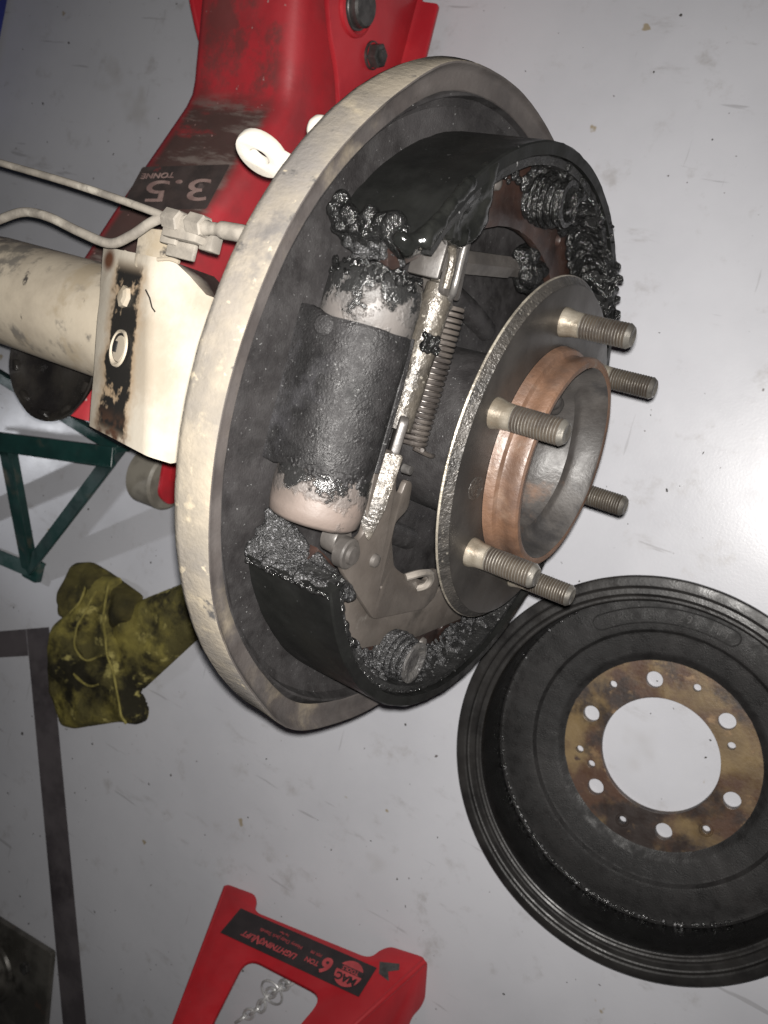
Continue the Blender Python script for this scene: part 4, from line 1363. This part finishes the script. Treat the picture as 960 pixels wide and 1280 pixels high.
cl = thing('work_cloth', 'crumpled dirty yellow cloth glove folded on the floor beside the plate', 'cloth', (-640, -420, 0))
def cloth_obj(name, *a, mt='cloth', seams=(), **k):
    V, F = cloth_patch(*a, **k)
    o = obj(name, ([Vector((x + 640, y + 420, z)) * S for x, y, z in V], F), M[mt], cl, angle=75)
    for sm in seams:
        path = smooth_path([(x, y, 0) for x, y in sm], 7)
        pts = []
        for i, p in enumerate(path):
            z = max((v[2] for v in V if abs(v[0] - p.x) < 6 and abs(v[1] - p.y) < 6), default=10)
            pts.append((p.x + 640 + 1.6 * noise.noise(p * 0.09), p.y + 420 + 1.6 * noise.noise(p * 0.09 + Vector((5, 5, 5))), z - 0.4 + 0.8 * noise.noise(p * 0.12)))
        for _ in range(3):
            pts = [pts[0]] + [tuple((pts[i - 1][c] + 2 * pts[i][c] + pts[i + 1][c]) / 4 for c in range(3)) for i in range(1, len(pts) - 1)] + [pts[-1]]
        obj('seam', tube(pts, [1.5 + 0.7 * noise.noise(Vector(q) * 0.1) for q in pts], 8), M['cloth_seam'], o)
    return o
cloth_obj('rear_bundle', [(-734, -339), (-702, -326), (-667, -328), (-600, -337), (-590, -370), (-621, -392), (-658, -412), (-728, -414), (-744, -384)], 3, 20, 4.0, 11.0, fold=15, mt='cloth_dark')
cloth_obj('cuff', [(-655, -400), (-634, -366), (-562, -311), (-538, -293), (-501, -271), (-455, -300), (-501, -355), (-574, -465), (-620, -470)], 3, 15, 4.5, 31.0,
          [([(-530, -290), (-505, -350)], 3.0, 4)], fold=7)
cloth_obj('front_fold', [(-683, -337), (-656, -330), (-640, -325), (-628, -384), (-592, -428), (-563, -455), (-546, -466), (-543, -483), (-551, -493), (-579, -501), (-656, -548),
           (-675, -551), (-700, -522), (-731, -457), (-725, -419), (-696, -388), (-680, -354)], 14, 16, 3.6, 52.0,
          [([(-642, -330), (-632, -384), (-598, -428), (-572, -458), (-560, -480)], 7, 3.6), ([(-651, -350), (-663, -400), (-665, -425), (-640, -438), (-612, -415)], 7.5, 4.0),
           ([(-690, -380), (-665, -385)], 4, 6), ([(-650, -455), (-610, -455)], 4, 9)], fold=8,
          seams=([(-641, -329), (-634, -372), (-612, -412), (-585, -443), (-563, -468), (-552, -486)], [(-652, -345), (-660, -385), (-667, -412), (-663, -430), (-640, -438), (-618, -420)], [(-680, -345), (-676, -372), (-690, -392)], [(-655, -462), (-632, -470), (-612, -458)]))

# ================================================================== GREASY STEEL PLATE, bottom left
pb = thing('steel_base_plate', 'greasy dark steel base plate with round boss in the bottom left corner', 'steel plate', (-690, -950, 0))
ex_ = Vector((-0.99, -0.13, 0))
obj('plate', flat([rounded([(0, 0), (230, 0), (235, 230), (-12, 230)], 4)], 9, frame((-603 + 690, -866 + 950, 7.5), ex_, (0.2, -0.98, 0)), 1.0), M['old_steel'], pb)
bs = obj('boss', rev([(10, 46), (14, 44), (16, 40), (30, 37), (33, 35), (33, 30), (70, 28), (72, 25), (72, 0.01)], axfn((-14, -8, 2), (0, 0, 1), (1, 0, 0)), 48), M['old_steel'], pb, angle=30)
for p in ((50, 40), (62, -70)):
    obj('bolt_head', rev([(11, 9), (17, 9), (18, 8), (18.2, 0.01)], axfn((p[0], p[1], 0), (0, 0, 1), (1, 0, 0)), 6), M['bolt'], pb, angle=20)

# ================================================================== BLUE BOX, top left corner
bx = thing('blue_crate', 'dark blue box just showing in the top left corner', 'box', (-1260, 400, 0))
obj('body', box((0, 0, 62), (330, 380, 116), 6), M['blue'], bx)
obj('rim', merge(box((0, 192, 122), (346, 12, 12), 3), box((0, -192, 122), (346, 12, 12), 3), box((167, 0, 122), (12, 372, 12), 3), box((-167, 0, 122), (12, 372, 12), 3)), M['blue'], bx)

# ================================================================== small debris on the floor
V, F = [], []
rg = random.Random(21)
for k in range(420):
    x, y = rg.uniform(-1150, 330), rg.uniform(-1000, 480)
    s_ = rg.choice((0.7, 0.9, 1.1, 1.4, 1.8, 2.6)) * rg.uniform(0.7, 1.2)
    n_ = 6
    an = rg.uniform(0, PI)
    k0 = len(V)
    el = rg.uniform(0.35, 1.0)
    for j in range(n_):
        t = 2 * PI * j / n_
        rr = s_ * rg.uniform(0.6, 1.2)
        px_, py_ = rr * math.cos(t), rr * el * math.sin(t)
        V.append(Vector((x + px_ * math.cos(an) - py_ * math.sin(an), y + px_ * math.sin(an) + py_ * math.cos(an), 0.15)) * S)
    V.append(Vector((x, y, 0.3 + s_ * 0.35)) * S)
    for j in range(n_):
        F.append((k0 + j, k0 + (j + 1) % n_, k0 + n_))
db = obj('floor_debris', (V, F), M['debris'], smooth=False)
db['kind'] = 'stuff'
db['label'] = 'small dark specks of grit scattered over the floor'
db['category'] = 'debris'
